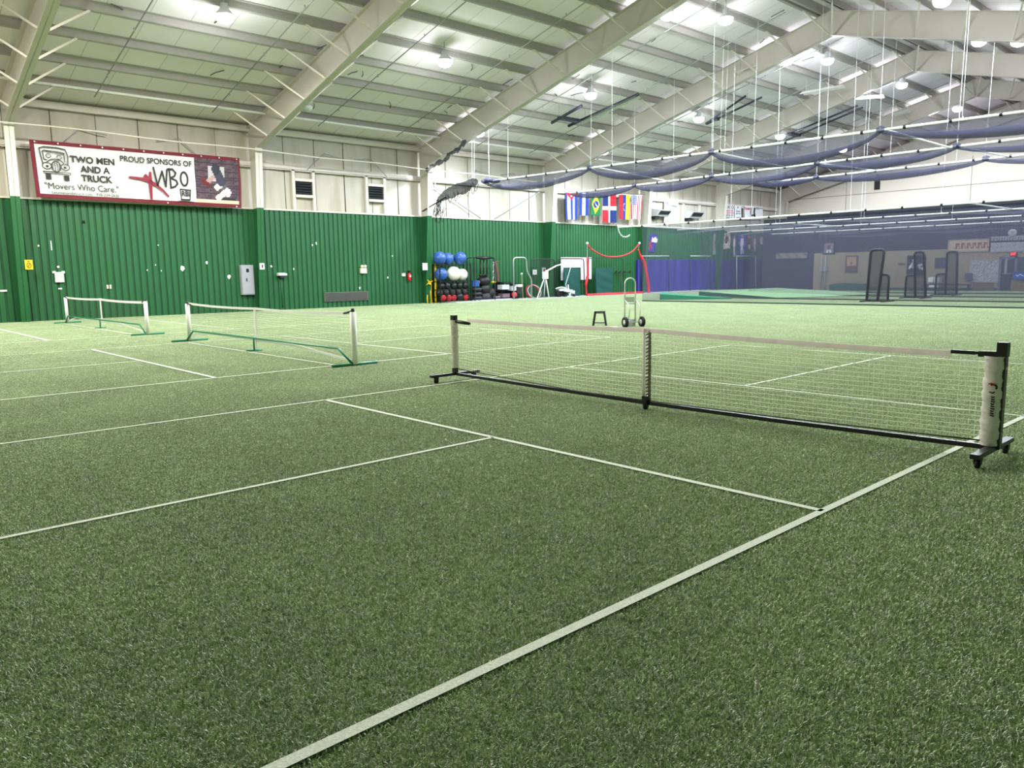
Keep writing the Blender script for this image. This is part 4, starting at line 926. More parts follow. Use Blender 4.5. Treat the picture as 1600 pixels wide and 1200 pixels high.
# metal screen frames
def bent_frame(pts, off, r, mt, lab, nm='screen_frame', net=None, grp='training screen frames by the wall', foot=True):
    P_ = [EQ(x, y, off) for x, y in pts]
    for q in (P_[0], P_[-1]): q.z = .04
    o = thing(nm, lab, 'screen', ((P_[0]+P_[-1])/2).to_2d().to_3d(), grp)
    path = [P_[0]]
    for i in range(1, len(P_)-1):
        a, b, c = P_[i-1], P_[i], P_[i+1]; d = min(.22, (a-b).length*.45, (c-b).length*.45)
        u = b+(a-b).normalized()*d; v = b+(c-b).normalized()*d
        path += [(u*(1-t)**2+b*2*t*(1-t)+v*t*t) for t in (0, .25, .5, .75, 1)]
    path.append(P_[-1])
    MB().tube(path, r, 8).build('frame', mt, parent=o)
    m_ = MB(); m_.tube([P_[0], P_[-1]], r*.9, 6); 
    m_.build('bottom_bar', mt, parent=o)
    if foot:
        for q in (P_[0], P_[-1]): MB().tube([q+Vector((-.28, 0, 0)), q+Vector((.28, 0, 0))], r, 6).build('foot', mt, parent=o)
    if net is not None:
        m_ = MB(); n = len(m_.v); m_.v += path; m_.face(tuple(range(len(path)))); m_.build('net', net, parent=o)
    return o
SN = netting('screen_net', (30, 34, 36), .35)
bent_frame([(803, 471), (802, 402.5), (822, 402.5), (823.5, 425), (830.5, 436), (830.5, 471)], 1.4, .04, GALV, 'silver tube screen frame with a stepped right side beside hula hoops')
bent_frame([(830.5, 470), (830, 405), (866, 405), (868, 470)], .9, .03, DGREY, 'dark net screen frame leaning behind the pitching tripod', net=SN)
bent_frame([(869.5, 470), (870, 404), (912, 404), (914, 470)], .6, .03, DGREY, 'dark screen frame in front of the white board', net=None)
bent_frame([(918, 468), (918, 403.5), (973, 403.5), (975, 468)], .6, .022, DGREY, 'thin dark screen frame behind the dark green folded mat', net=None)
# hula hoops
for i, (x, y, rx, ry, mt, lab, tl) in enumerate([(832, 457, 14, 12.5, RED, 'red hula hoop leaning on the wall behind the silver frame', .3), (835, 457, 14, 12.5, WHITE, 'white hula hoop leaning on the wall beside the red one', .35), (838, 458, 13, 12, mat('hoop_green', (70, 120, 90), .5), 'green hula hoop leaning on the wall, right of the white one', .4)]):
    c = EQ(x, y, .45); ax = Vector((.25+tl*.5, 1, 0)).normalized(); az = Vector((-.35, 0, 1)).normalized(); R_ = c.z-.02
    R_ = max(.4, min(.62, R_)); c.z = R_*az.z+.03
    m_ = MB(); m_.tube([c+ax*R_*math.cos(2*math.pi*k/32)+az*R_*math.sin(2*math.pi*k/32) for k in range(32)], .03, 6, closed=True); tag(m_.build('hula_hoop', mt), lab, 'hoop', 'hula hoops leaning on the wall')
A = EQ(815, 428, 1.0); B = EQ(817, 470, 1.0); B.z = 0; o = thing('rake', 'thin pole with a small pale head standing by the silver frame', 'pole', B); MB().tube([B, A], .018, 6).build('pole', mat('wood_pole', (150, 140, 96), .6), parent=o); MB().ball(A, .08, (.6, 1, .8), 10, 6).build('head', LGREY, parent=o)
for (xa, xb, ya_, yb_, lab) in [(832.5, 839, 421.5, 429, 'small square white notice with a dark square, on green wall'), (847, 853, 418, 427, 'small white notice with pink print beside the pitching tripod')]:
    A = WL(xa, ya_, .1); B = WL(xb, yb_, .1); Qp = bil([(A.x, A.y, A.z), (A.x, B.y, A.z), (A.x, B.y, B.z), (A.x, A.y, B.z)])
    pk = 'pink' in lab
    tag(sheet(Qp, 12, 12, lambda u, v: (lin((210, 120, 130)) if pk and ell(u, v, .6, .5, .25, .3) else lin((120, 126, 124)) if not pk and .3 < u < .7 and .3 < v < .7 and not (.42 < u < .58 and .42 < v < .58) else lin((228, 228, 226)))).build('wall_notice', PRINT), lab, 'notice')
# pitching machine on tripod with throwing arm
c = EQ(852, 430, 1.4); o = thing('pitching_machine', 'white tripod with a long boom arm beside the white board', 'machine', (c.x, c.y, 0))
WM = mat('white_machine', (224, 226, 226), .4)
m_ = MB(); 
for x, y in ((839, 470), (858, 471)): q_ = EQ(x, y, 1.4); q_.z = .02; m_.tube([c, q_], .035, 6)
q_ = EQ(850, 468, .8); q_.z = .02; m_.tube([c, q_], .03, 6); m_.build('tripod_leg', WM, parent=o)
m_ = MB(); m_.cbox(c, (.22, .28, .42)); m_.build('housing', WM, parent=o)
A = EQ(853, 424, 1.4); B = EQ(870, 415, 1.4); C2 = EQ(893, 408.5, 1.4); MB().tube([c+Vector((0, .05, .15)), A, B, C2], [.05, .05, .04, .03], 8).build('boom_arm', WM, parent=o)
m_ = MB(); m_.tube([EQ(892, 408.5, 1.4), EQ(892, 416, 1.4), EQ(884, 444, 1.4), EQ(887, 456, 1.4)], .018, 5); m_.build('hanging_cord', WHITE, parent=o)
c = EQ(890, 461, 1.3); o = thing('ball_cart', 'white wheeled machine with small parts standing before the white board', 'machine', (c.x, c.y, 0))
rnd = random.Random(5); m_ = MB()
for k in range(11):
    q_ = c+Vector((rnd.uniform(-.2, .2), rnd.uniform(-.38, .38), rnd.uniform(-.25, .3))); m_.cbox(q_, (rnd.uniform(.08, .2), rnd.uniform(.1, .3), rnd.uniform(.06, .16)), rnd.uniform(0, 3))
m_.tube([c+Vector((0, -.3, -.35)), c+Vector((0, .1, .1)), c+Vector((0, -.1, .4)), c+Vector((0, -.12, .62))], .035, 6); m_.build('body', WM, parent=o)
for s_ in (-.36, .4): m_ = MB(); m_.lathe((c.x, c.y+s_, .1), [(.001, -.03), (.1, -.03), (.1, .03), (.001, .03)], axis='X'); m_.build('wheel', RUBBER, parent=o)
c = EQ(874, 463, 1.0); o = thing('ball_hopper', 'black wheeled hopper with handle left of the white machine', 'cart', (c.x, c.y, 0))
m_ = MB(); m_.lathe((c.x, c.y, .26), [(.001, -.06), (.22, -.06), (.26, -.03), (.26, .03), (.22, .06), (.001, .06)], axis='X'); m_.build('wheel', RUBBER, parent=o); m_ = MB(); m_.lathe((c.x, c.y+.45, .2), [(.001, -.06), (.17, -.06), (.2, 0), (.17, .06), (.001, .06)], axis='X'); m_.build('wheel', RUBBER, parent=o)
m_ = MB(); m_.tube(smoothpath([(c.x, c.y-.3, .55), (c.x, c.y+.1, .62), (c.x, c.y+.5, .58), (c.x, c.y+.7, .4)]), .04, 6); m_.box((c.x-.15, c.y-.1, .4), (c.x+.15, c.y+.5, .55)); m_.build('frame', LGREY, parent=o)
# garden-like leaf shapes: cables on pegs
# white board with cut-out, green mats
X_ = XW+.45
A = _t(876, 402, 0, X_); B = _t(916, 437, 0, X_)
o = thing('white_board', 'large white board with a rectangular cutout over a dark green mat', 'board', (X_, (A.y+B.y)/2, B.z))
C2 = _t(884, 418, 0, X_); D2 = _t(907, 418, 0, X_)
m_ = MB(); m_.box((X_, A.y, B.z), (X_+.04, C2.y, A.z)); m_.box((X_, C2.y, C2.z), (X_+.04, D2.y, A.z)); m_.box((X_, D2.y, B.z), (X_+.04, B.y, A.z)); m_.build('panel', mat('board_white', (226, 218, 232), .4), parent=o)
m_ = MB()
for k in range(7): y = C2.y+(D2.y-C2.y)*k/6; m_.box((X_+.04, y-.03, C2.z+.08), (X_+.06, y+.03, C2.z+.16))
m_.build('clip', GREY, parent=o)
A2 = _t(920, 402, 0, X_); B2 = _t(923.5, 436, 0, X_); tag(MB().box((X_, A2.y, B2.z), (X_+.04, B2.y, A2.z)).build('marker_board', mat('board_white', (226, 218, 232), .4)), 'narrow white panel just right of the large white board', 'board')
def mat_panel(xa, xb, yt, off, lab, lean=.06, folds=6):
    A = _t(xa, yt, 0, XW+off); B = _t(xb, 469, 0, XW+off); H_ = A.z
    Qp = bil([(XW+off-lean, A.y, H_), (XW+off-lean, B.y, H_*.985), (XW+off, B.y, .0), (XW+off, A.y, .0)])
    m_ = MB(); nx, nz = 14, 24; rnd = random.Random(int(xa)); 
    P_ = [[Q_ for Q_ in [Qp(i/nx, j/nz, .012*math.sin(folds*j/nz+3*i/nx)*math.sin(2.2*i/nx+j*.4)) for i in range(nx+1)]] for j in range(nz+1)]
    for r in P_: m_.v += r
    m_.sm = True
    for j in range(nz):
        for i in range(nx): a = j*(nx+1)+i; m_.face((a, a+1, a+nx+2, a+nx+1))
    m_.sm = False; n = len(m_.v); m_.v += [Qp(0, 0, -.06), Qp(1, 0, -.06), Qp(1, 1, -.06), Qp(0, 1, -.06)]; m_.face((n+3, n+2, n+1, n))
    for a, b in (((0, 0), (0, 1)), ((0, 1), (1, 1)), ((1, 1), (1, 0))): m_.quad(Qp(*a, 0), Qp(*b, 0), Qp(*b, -.06), Qp(*a, -.06))
    return tag(m_.build('folding_mat', TEAL), lab, 'mat', 'dark green mats at the long wall')
mat_panel(882.5, 907, 418, .75, 'dark green mat standing in the cutout of the white board')
mat_panel(932, 958, 418.5, .8, 'creased dark green mat leaning on the wall right of the white board', .08, 9)
# pegs with cables
o = thing('wall_peg_rail', 'dark peg rail with hanging cables right of the leaning mat', 'rail', WL(971, 440, .3))
A = WL(960, 427, .3); B = WL(984, 425, .3); MB().tube([A, B], .03, 6).build('rail', DGREY, parent=o); 
for x in (961, 967, 974, 983): q_ = WL(x, 426, .3); MB().tube([q_, q_+Vector((.2, 0, .12))], .03, 6).build('peg', DGREY, parent=o)
A = WL(970, 426, .32); m_ = MB(); m_.tube([A, WL(970, 462, .32)], .03, 6); m_.build('cable', DGREY, parent=o)
A = WL(957, 459, .5); B = WL(964, 469, .5); tag(MB().box((XW+.3, A.y, 0.06), (XW+.8, B.y, A.z)).build('concrete_block', mat('concrete', (128, 150, 130), .9)), 'pale greenish block on the floor right of the leaning mat', 'block')
# red bow net
X_ = XW+1.4
Pn = lambda x, y: _t(x, y, 0, X_)
o = thing('bow_net', 'red framed bow net with a sagging top arc, standing on the turf edge', 'net', (X_, Pn(960, 468).y, 0))
b0, b1 = Pn(917, 468.5), Pn(1004, 468.5); b0.z = b1.z = .1
MB().tube([b0, b1], .09, 8).build('base_tube', RED, parent=o)
MB().tube(smoothpath([(b0.x, b0.y, .1), Pn(915.5, 445), Pn(918, 430), Pn(917.5, 402)]), [.04]*6+[.08]*6+[.05]*7, 8).build('left_post', RED, parent=o)
MB().tube(smoothpath([Pn(917.5, 380), Pn(920, 385), Pn(928, 392), Pn(943, 399.5), Pn(958, 401.5), Pn(975, 399), Pn(989, 392), Pn(999, 380)]), [.03]*3+[.06]*40 if False else .045, 8).build('top_arc', RED, parent=o)
pp = smoothpath([Pn(997.5, 390), Pn(1001, 400), Pn(1006.5, 410), Pn(1010, 428), Pn(1013.5, 455), Pn(1006, 466), b1]); MB().tube(pp, [.05 if i < 6 else .1 if i < 26 else .035 for i in range(len(pp))], 8).build('right_post', RED, parent=o)
for x, y in ((917.5, 380), (999, 380)): MB().ball(Pn(x, y), .08, (1, 1, 1), 8, 6).build('tip', WHITE, parent=o)
m_ = MB(); m_.tube([Pn(917.5, 402), Pn(917.5, 380)], .015, 4); m_.tube([Pn(997.5, 390), Pn(999, 380)], .015, 4); m_.build('cord', GREY, parent=o)
m_ = MB(); m_.tube(smoothpath([WL(964, 351, .1), WL(965, 352, .6), WL(967, 362, .6), WL(972, 369, .6), WL(979, 370, .6), WL(984, 367, .6)]), .04, 6); tag(m_.build('hose_loop', LGREY), 'pale hose loop hanging above the red bow net', 'hose')

# ================================================================== WALL PADS, SIGNS AND HANGINGS FURTHER DOWN
yp = [WL(x, 440, .3).y for x in (998, 1042, 1078, 1112, 1151, 1181, 1200)]
yp[-1] = min(yp[-1], YE-.3)
for i, (a, b) in enumerate(zip(yp, yp[1:])):
    m_ = MB(); m_.sm = True; n = 18; H_ = 2.28
    for k in range(n):
        s0, s1 = k/n, (k+1)/n; f = lambda s: XW+.2+.05*math.sin(s*8+i)+.03*math.sin(s*19+i*2)
        m_.quad((f(s0), a+(b-a)*s0, .02), (f(s1), a+(b-a)*s1, .02), (f(s1), a+(b-a)*s1, H_), (f(s0), a+(b-a)*s0, H_))
    m_.sm = False; m_.box((XW+.05, a, .02), (XW+.1, b, H_-.02))
    tag(m_.build('wall_pad', PURPLE), ['purple-blue wall pad behind the right post of the red bow net', 'purple-blue wall pad, second from the bow net, with bright folds', 'purple-blue wall pad, third from the bow net', 'purple-blue wall pad under the hanging posters', 'purple-blue wall pad, second from the far corner', 'purple-blue wall pad in the far corner'][i], 'wall pad', 'purple-blue wall pads')
for i, (a, b, lab) in enumerate([(1001, 1045, 'thin frame on the pad nearest the bow net'), (1078.5, 1110, 'thin frame on the third pad, open at left'), (1151, 1180.5, 'thin pale frame under the blue poster')]):
    P_ = [WL(a, 470-3*i, .9), WL(a, 400, .9), WL(b, 400, .9), WL(b, 468-3*i, .9)]; P_[0].z = P_[3].z = 0
    o = thing('goal_frame', lab, 'frame', P_[0], 'thin frames before the purple pads')
    MB().tube([P_[0], P_[1]], .03, 6).build('upright', DGREY if i < 2 else LGREY, parent=o); MB().tube([P_[3], P_[2]], .03, 6).build('upright', DGREY if i < 2 else LGREY, parent=o); MB().tube([P_[1], P_[2]], .035, 6).build('crossbar', LGREY, parent=o)
# hung sign with red figure and white lettering
def quadQ(pts, off): return bil([WL(x, y, off) for x, y in pts])
Qw = quadQ([(1012, 366), (1028, 366), (1022.5, 394), (1006, 393)], .12)
o = thing('club_sign', 'purple hanging sign with a red figure and white lettering on green wall', 'sign', Qw(.5, 0))
sheet(Qw, 4, 4, lambda u, v: lin((52, 46, 140))).build('cloth', PRINT, parent=o)
m_ = MB()
for pts in ([(.5, .82), (.55, .56), (.62, .76), (.68, .56), (.72, .82)], [(.76, .82), (.77, .56), (.86, .58), (.84, .7), (.77, .7), (.85, .76), (.83, .82), (.76, .82)], ring(.95, .64, .05, .1, 12)): stroke(m_, Qw, pts, .045, 1.6, .03)
m_.build('script_lettering', WHITE, parent=o); m_ = MB(); stroke(m_, Qw, [(.08, .6), (.3, .5), (.5, .38), (.65, .22)], .05, 1.6, .03); stroke(m_, Qw, [(.42, .7), (.4, .4), (.42, .1)], .04, 1.6, .03); m_.build('figure_mark', RED, parent=o)
# hanging posters (generic figures)
def poster(pts, lab, fn, n=(24, 48), off=.1, grp='hanging posters over the purple pads', nm='poster'):
    return tag(sheet(quadQ(pts, off), n[0], n[1], fn, lambda u, v: .02*math.sin(7*v+4*u)).build(nm, PRINT), lab, 'poster', grp)
def figfn(bg, shirt, skin=(150, 110, 90), low=(210, 208, 200), seed=1):
    r = random.Random(seed); ph = r.random()*6
    def f(u, v):
        if ell(u, v, .5, .84, .16, .08): return lin(skin)
        if seg(u, v, (.5, .74), (.48, .5), .2*(1-.3*v)): return lin(shirt)
        if seg(u, v, (.62, .7), (.8, .5), .06) or seg(u, v, (.36, .7), (.22, .52), .06): return lin(skin)
        if seg(u, v, (.44, .42), (.36, .12), .08) or seg(u, v, (.54, .42), (.66, .14), .08): return lin(low)
        if math.sin(u*17+v*9+ph)*math.sin(v*23-u*5) > .6: return lin(tuple(c*.8 for c in bg))
        return lin(bg)
    return f
poster([(1115.5, 364), (1125, 364), (1125, 398), (1113.5, 398)], 'tall poster of a figure in a red shirt, leftmost of the hanging posters', figfn((150, 158, 156), (196, 44, 60), seed=1))
poster([(1130.5, 364), (1141, 364), (1141, 388), (1129.5, 390)], 'poster with pointed lower edge and a dark-shirted figure', figfn((186, 180, 166), (70, 52, 56), seed=2))
poster([(1144, 364), (1150.5, 364), (1150.5, 404), (1144.5, 402)], 'narrow dark and white poster left of the blue one', figfn((74, 78, 104), (200, 200, 205), seed=3))
poster([(1153.5, 365), (1165.5, 365), (1165, 399), (1153.5, 399)], 'blue poster with white streaked figure', figfn((66, 76, 160), (200, 204, 220), seed=4))
poster([(1167, 367), (1174, 367), (1174, 391), (1167.5, 391)], 'brown collage poster right of the blue one', figfn((104, 84, 92), (60, 44, 50), seed=5))
poster([(1175.5, 367), (1183, 367), (1183, 394), (1176, 394)], 'brown collage poster, second from the right end', figfn((116, 96, 100), (190, 180, 180), seed=6))
poster([(1185, 368), (1194.5, 368), (1194, 383), (1186, 382)], 'small brown poster at the right end of the row', figfn((110, 92, 96), (170, 160, 160), seed=7))
# white printed banners on the upper wall
def white_banner(pts, lab, rows, extra=None):
    Qp = quadQ(pts, .12); o = thing('printed_banner', lab, 'banner', Qp(.5, 0), 'white printed banners on the upper wall')
    sheet(Qp, 6, 8, lambda u, v: lin((226, 224, 228)), th=.01).build('cloth', PRINT, parent=o)
    for col, lst in rows:
        for t in lst: m_ = MB(); letter(m_, Qp, t[0], *t[1:5], .03, .01); m_.build('lettering', mat('print_'+col[0], col[1], .6), parent=o)
    return o, Qp
grey_ = ('grey', (96, 98, 120)); red_ = ('red', (200, 60, 74)); blk_ = ('black', (28, 28, 30))
o, Qp = white_banner([(1038, 311), (1060, 316), (1060, 349), (1037.5, 348)], 'tall white banner with a small ring logo between the exhaust fans', [(grey_, [('RI Baseball', .35, .74, .9, .84), ('training', .4, .62, .75, .68), ('hitting', .12, .48, .3, .54), ('pitching', .12, .36, .34, .42), ('catching', .12, .24, .4, .3), ('by appointment', .25, .1, .85, .16)])])
m_ = MB(); stroke(m_, Qp, ring(.15, .82, .08, .06, 16), .025, 1.5, .03); m_.build('ring_logo', mat('print_grey', (96, 98, 120), .6), parent=o)
white_banner([(1128.5, 319.5), (1147, 321), (1147, 343), (1128.5, 344)], 'white banner with red and dark printed rows, beyond the exhaust fans', [(grey_, [('OOOO', .08, .76, .95, .96)]), (red_, [('PLAYER', .1, .56, .9, .68), ('OF THE WEEK', .04, .4, .96, .53)]), (blk_, [('WBO Select', .1, .26, .9, .37), ('2019', .3, .08, .8, .18)])])
o, Qp = white_banner([(1148, 321), (1158, 322), (1158, 343), (1148, 343)], 'narrow white banner with grey print beside the red printed one', [(grey_, [('W', .3, .78, .6, .96), ('bats', .2, .55, .8, .68), ('gloves', .15, .36, .85, .5)]), (blk_, [('WBO', .2, .06, .8, .18)])])
o, Qp = white_banner([(1161.5, 321), (1192, 323), (1192, 343), (1161.5, 343)], 'white banner with a red heading and two dark figures', [(red_, [('TEAM', .04, .7, .3, .86)]), (grey_, [('PRO', .62, .76, .8, .92), ('camps', .82, .78, .98, .9)])])
m_ = MB()
for cx in (.38, .55):
    stroke(m_, Qp, [(cx, .75), (cx-.02, .5), (cx+.02, .2)], .1, .65, .03); stroke(m_, Qp, ring(cx, .82, .02, .05, 10), .05, .65, .03)
stroke(m_, Qp, [(.36, .2), (.47, .35), (.58, .2)], .08, .65, .03); stroke(m_, Qp, [(.02, .95), (.02, .05)], .03, .65, .03); m_.build('figure_print', mat('print_black', (28, 28, 30), .6), parent=o)

# ---- flags
DR = lin
def star(u, v, cx, cy, r, asp_=1):
    x, y = (u-cx)*asp_, v-cy; a = math.atan2(y, x)-math.pi/2; d = math.hypot(x, y)
    k = (a % (2*math.pi/5))-math.pi/5; rr = r*math.cos(math.pi/5)*.55/math.cos(abs(k)-math.pi/5) if abs(k) < math.pi/5 else r
    return d < r*(.5+.5*abs(k)/(math.pi/5))
B_, W_c, R_c = lin((22, 52, 140)), lin((206, 206, 206)), lin((176, 26, 42))
def cuba(u, v):
    if v > 1-.28*(1-abs(u-.5)*2) and v > .0: 
        return W_c if star(u, v, .5, .88, .05, .55) else R_c
    return B_ if int(u*5) % 2 == 0 else W_c
def salv(u, v):
    if u < .33 or u > .67: return B_
    return lin((70, 110, 90)) if ell(u, v, .5, .5, .07, .05) else lin((206, 206, 208))
def brazil(u, v):
    if abs(u-.5)/.42+abs(v-.5)/.44 < 1:
        if ((u-.5)*.6)**2+(v-.5)**2 < .19**2*.75:
            return W_c if abs((v-.5)*.6+(u-.5)*.5-.02) < .018 else lin((24, 50, 130))
        return lin((236, 196, 40))
    return lin((20, 104, 62))
def domin(u, v):
    if .42 < u < .58 or .44 < v < .56: return lin((70, 110, 80)) if ell(u, v, .5, .5, .04, .03) else W_c
    return (lin((18, 40, 100)) if (u < .42) == (v > .5) else R_c)
def venez(u, v):
    if u < .34: return R_c
    if u > .67: return lin((240, 208, 30))
    for k in range(7):
        a = math.pi*(.5+k/6)
        if math.hypot((u-.56-.1*math.cos(a))*.6, v-.5-.13*math.sin(a)) < .018: return W_c
    return lin((26, 48, 140))
def usa(u, v):
    if u < .55 and v > .6:
        return W_c if (math.hypot((u*11 % 1)-.5, (v*26 % 1)-.5) < .28) else lin((40, 48, 110))
    return R_c if int(u*13) % 2 == 0 else W_c
flags = [((883, 300.5), (902, 301), (902, 343), (884.5, 343), cuba, 'flag with blue and white stripes and a red triangle with star'),
 ((905, 299), (919.5, 300), (919, 337), (904.5, 336), salv, 'flag of blue, white and blue with a small central emblem'),
 ((924, 302), (938, 302), (938.5, 337), (923, 336), brazil, 'dark green flag with yellow diamond and blue globe'),
 ((942, 303), (962, 303), (963, 348), (941.5, 347), domin, 'flag quartered navy and red by a white cross'),
 ((967, 304), (984, 304), (982, 343.5), (968.5, 342), venez, 'flag striped red, blue and yellow with white stars'),
 ((986, 305), (1003.5, 305), (1001, 343), (986.5, 342), usa, 'flag with red and white stripes and a starred blue canton')]
for a, b, c, d, fn, lab in flags:
    Qf = bil([WL(*a, .6), WL(*b, .6), WL(*c, .6), WL(*d, .6)])
    o = thing('national_flag', lab, 'flag', Qf(.5, 0), 'flags hung along the long wall')
    ph = a[0]
    sheet(Qf, 52, 60, fn, lambda u, v: .035*(1-v*.6)*math.sin(u*9+ph)+.012*math.sin(u*19+v*2), .015).build('cloth', PRINT, parent=o)
    m_ = MB(); m_.tube([Qf(-.02, 1.0), Qf(1.02, 1.0)], .02, 6); m_.build('hem_rod', WHITE, parent=o)
m_ = MB(); m_.tube([WL(878, 299, .6), WL(1008, 304, .6)], .015, 5); 
for x in (878, 945, 1008): q_ = WL(x, 301, .6); m_.tube([q_, (XW+.1, q_.y, q_.z+.15)], .012, 4)
tag(m_.build('flag_line', BLACK), 'thin dark line along which the national flags hang', 'line')

# ================================================================== BATTING CAGES
CX_L, CX_R, CZ = -23.8, XR-.5, 3.66
cy = [30.4, 35.4, 40.4, 45.5]
names = ['nearest', 'second', 'third', 'farthest']
for i, Y in enumerate(cy):
    o = thing('cage_net', f'dark mesh batting cage curtain hanging to the turf, {names[i]} of four', 'netting', ((CX_L+CX_R)/2, Y, 0), 'batting cage curtains')
    m_ = MB(); n = 60; m_.sm = True; x = CX_L
    for k in range(n):
        a, b = CX_L+(CX_R-CX_L)*k/n, CX_L+(CX_R-CX_L)*(k+1)/n; f = lambda x_: Y+.05*math.sin(x_*2.3+i)
        m_.quad((a, f(a), .03), (b, f(b), .03), (b, Y, CZ), (a, Y, CZ))
    m_.build('mesh', CNET, parent=o)
    m_ = MB(); m_.tube([(CX_L+(CX_R-CX_L)*k/60, Y+.05*math.sin((CX_L+(CX_R-CX_L)*k/60)*2.3+i), .035) for k in range(61)], .03, 5); m_.build('weighted_hem', mat('hem_dark', (30, 52, 44), .7), parent=o)
    m_ = MB(); m_.tube([(CX_L-1.5, Y, CZ+.03), (CX_R, Y, CZ)], .035, 8); m_.build('support_pipe', WHITE, parent=o)
    x = CX_L
    while x < CX_R: MB().tube([(x-.04, Y, CZ+.01), (x+.04, Y, CZ+.01)], .055, 6).build('clip', BLACK, parent=o); x += 1.35
for i in range(4):
    ya, yb = cy[i], (cy+[50.6])[i+1]
    m_ = MB(); nx, ny = 40, 6; m_.sm = True
    def zz(x, t): return CZ-.04-.28*math.sin(math.pi*t)*(.75+.25*math.sin(x*1.3+i))
    for k in range(nx):
        for j in range(ny):
            a, b = CX_L+(CX_R-CX_L)*k/nx, CX_L+(CX_R-CX_L)*(k+1)/nx; s, t = j/ny, (j+1)/ny
            m_.quad((a, ya+(yb-ya)*s, zz(a, s)), (b, ya+(yb-ya)*s, zz(b, s)), (b, ya+(yb-ya)*t, zz(b, t)), (a, ya+(yb-ya)*t, zz(a, t)))
    tag(m_.build('cage_roof_net', CTOP), f'sagging dark mesh roof over the {names[i]} batting cage lane', 'netting', 'batting cage roofs')
for X, i in ((CX_L, 0), (-9.4, 0), (-9.2, 1), (-9.5, 2), (-18.7, 1)):
    m_ = MB(); m_.tube([(X, cy[i], CZ), (X+.05, cy[i+1], CZ)], .03, 6); tag(m_.build('cross_pipe', WHITE), {(CX_L, 0): 'white cross pipe closing the left end of the nearest cage lane', (-9.4, 0): 'white cross pipe at the right over the nearest cage lane', (-9.2, 1): 'white cross pipe at the right over the second cage lane', (-9.5, 2): 'white cross pipe at the right over the third cage lane', (-18.7, 1): 'white cross pipe halfway along the second cage lane'}[(X, i)], 'pipe', 'cross pipes of the cages')
# end curtain of the cages on the left
m_ = MB(); m_.sm = True
for k in range(30):
    a, b = cy[0]+(cy[-1]-cy[0])*k/30, cy[0]+(cy[-1]-cy[0])*(k+1)/30; f = lambda y: CX_L-.06*math.sin(y*2)
    m_.quad((f(a), a, .03), (f(b), b, .03), (CX_L, b, CZ), (CX_L, a, CZ))
tag(m_.build('cage_end_net', CNET), 'dark mesh end curtain closing the left side of the cages', 'netting')
# ---- raised nets on upper pipes
def raised(Y, knots, zf, lab, xa, xb, drop=.62):
    o = thing('raised_net', lab, 'netting', ((xa+xb)/2, Y, zf((xa+xb)/2)-drop), 'raised nets under the roof')
    m_ = MB(); m_.tube([(xa+(xb-xa)*k/12, Y, zf(xa+(xb-xa)*k/12)) for k in range(13)], .04, 8); m_.build('pipe', WHITE, parent=o)
    x = xa+.5
    while x < xb: MB().tube([(x-.04, Y, zf(x)), (x+.04, Y, zf(x))], .062, 6).build('clip', BLACK, parent=o); x += 1.3
    ms, mb_ = MB(), MB(); ms.sm = True; K = [xa]+knots+[xb]
    for j, (a, b) in enumerate(zip(K, K[1:])):
        n = 16; pts = []; d = drop*min(1, (b-a)/5)*(.85+.3*((j*37) % 3)/2)
        for k in range(n+1):
            t = k/n; x = a+(b-a)*t; e = (4*t*(1-t))**.8; tw = .05*math.sin(t*14+j)*e; pts.append(Vector((x, Y+tw, zf(x)-.05-d*e)))
        for p, q in zip(pts, pts[1:]):
            ms.quad(p, q, (q.x, Y, zf(q.x)), (p.x, Y, zf(p.x))); ms.quad(p+Vector((0, .12, .1)), q+Vector((0, .12, .1)), (q.x, Y+.03, zf(q.x)), (p.x, Y+.03, zf(p.x)))
        mb_.tube([p+Vector((0, 0, .1*math.sin(math.pi*i/n))) for i, p in enumerate(pts)], [.05+.1*math.sin(math.pi*i/n) for i in range(n+1)], 8, flat=.7)
    ms.build('mesh', SWAG, parent=o); mb_.build('bundle', BUND, parent=o)
    for kx in knots: MB().ball((kx, Y, zf(kx)+.02), .12, (1.3, 1, 1), 8, 6).build('knot', BUND, parent=o)
    return o
z1 = lambda x: 6.03-(x+29.8)*.0145
raised(25.4, [-22.76, -16.67, -10.52], z1, 'raised dark net swagged from the highest white pipe', -29.8, -2.0)
z2 = lambda x: 5.66+.0*(x)
raised(30.4, [-24.31, -19.92, -15.02, -9.93], z2, 'raised dark net swagged from the middle upper pipe', -28.6, -2.0, .44)
z3 = lambda x: 5.72
raised(35.4, [-17.53, -10.47], z3, 'raised dark net swagged from the farthest upper pipe', -20.5, -2.2, .36)
for X, Ya, Yb, za, zb_, lab in [(-22.5, 25.4, 30.4, 5.95, 5.66, 'white cross pipe between the upper pipes, left'), (-16.6, 25.4, 30.4, 5.84, 5.66, 'cross pipe between the upper pipes, second from left'), (-10.4, 25.4, 30.4, 5.75, 5.66, 'cross pipe between the two nearer upper pipes, right'), (-15.0, 30.4, 35.4, 5.66, 5.72, 'short white cross pipe behind the middle upper pipe'), (-9.9, 30.4, 35.4, 5.66, 5.72, 'cross pipe between the two farther upper pipes, right')]:
    m_ = MB(); m_.tube([(X, Ya, za), (X+.2, Yb, zb_)], .035, 6); tag(m_.build('cross_pipe', WHITE), lab, 'pipe', 'cross pipes of the raised nets')
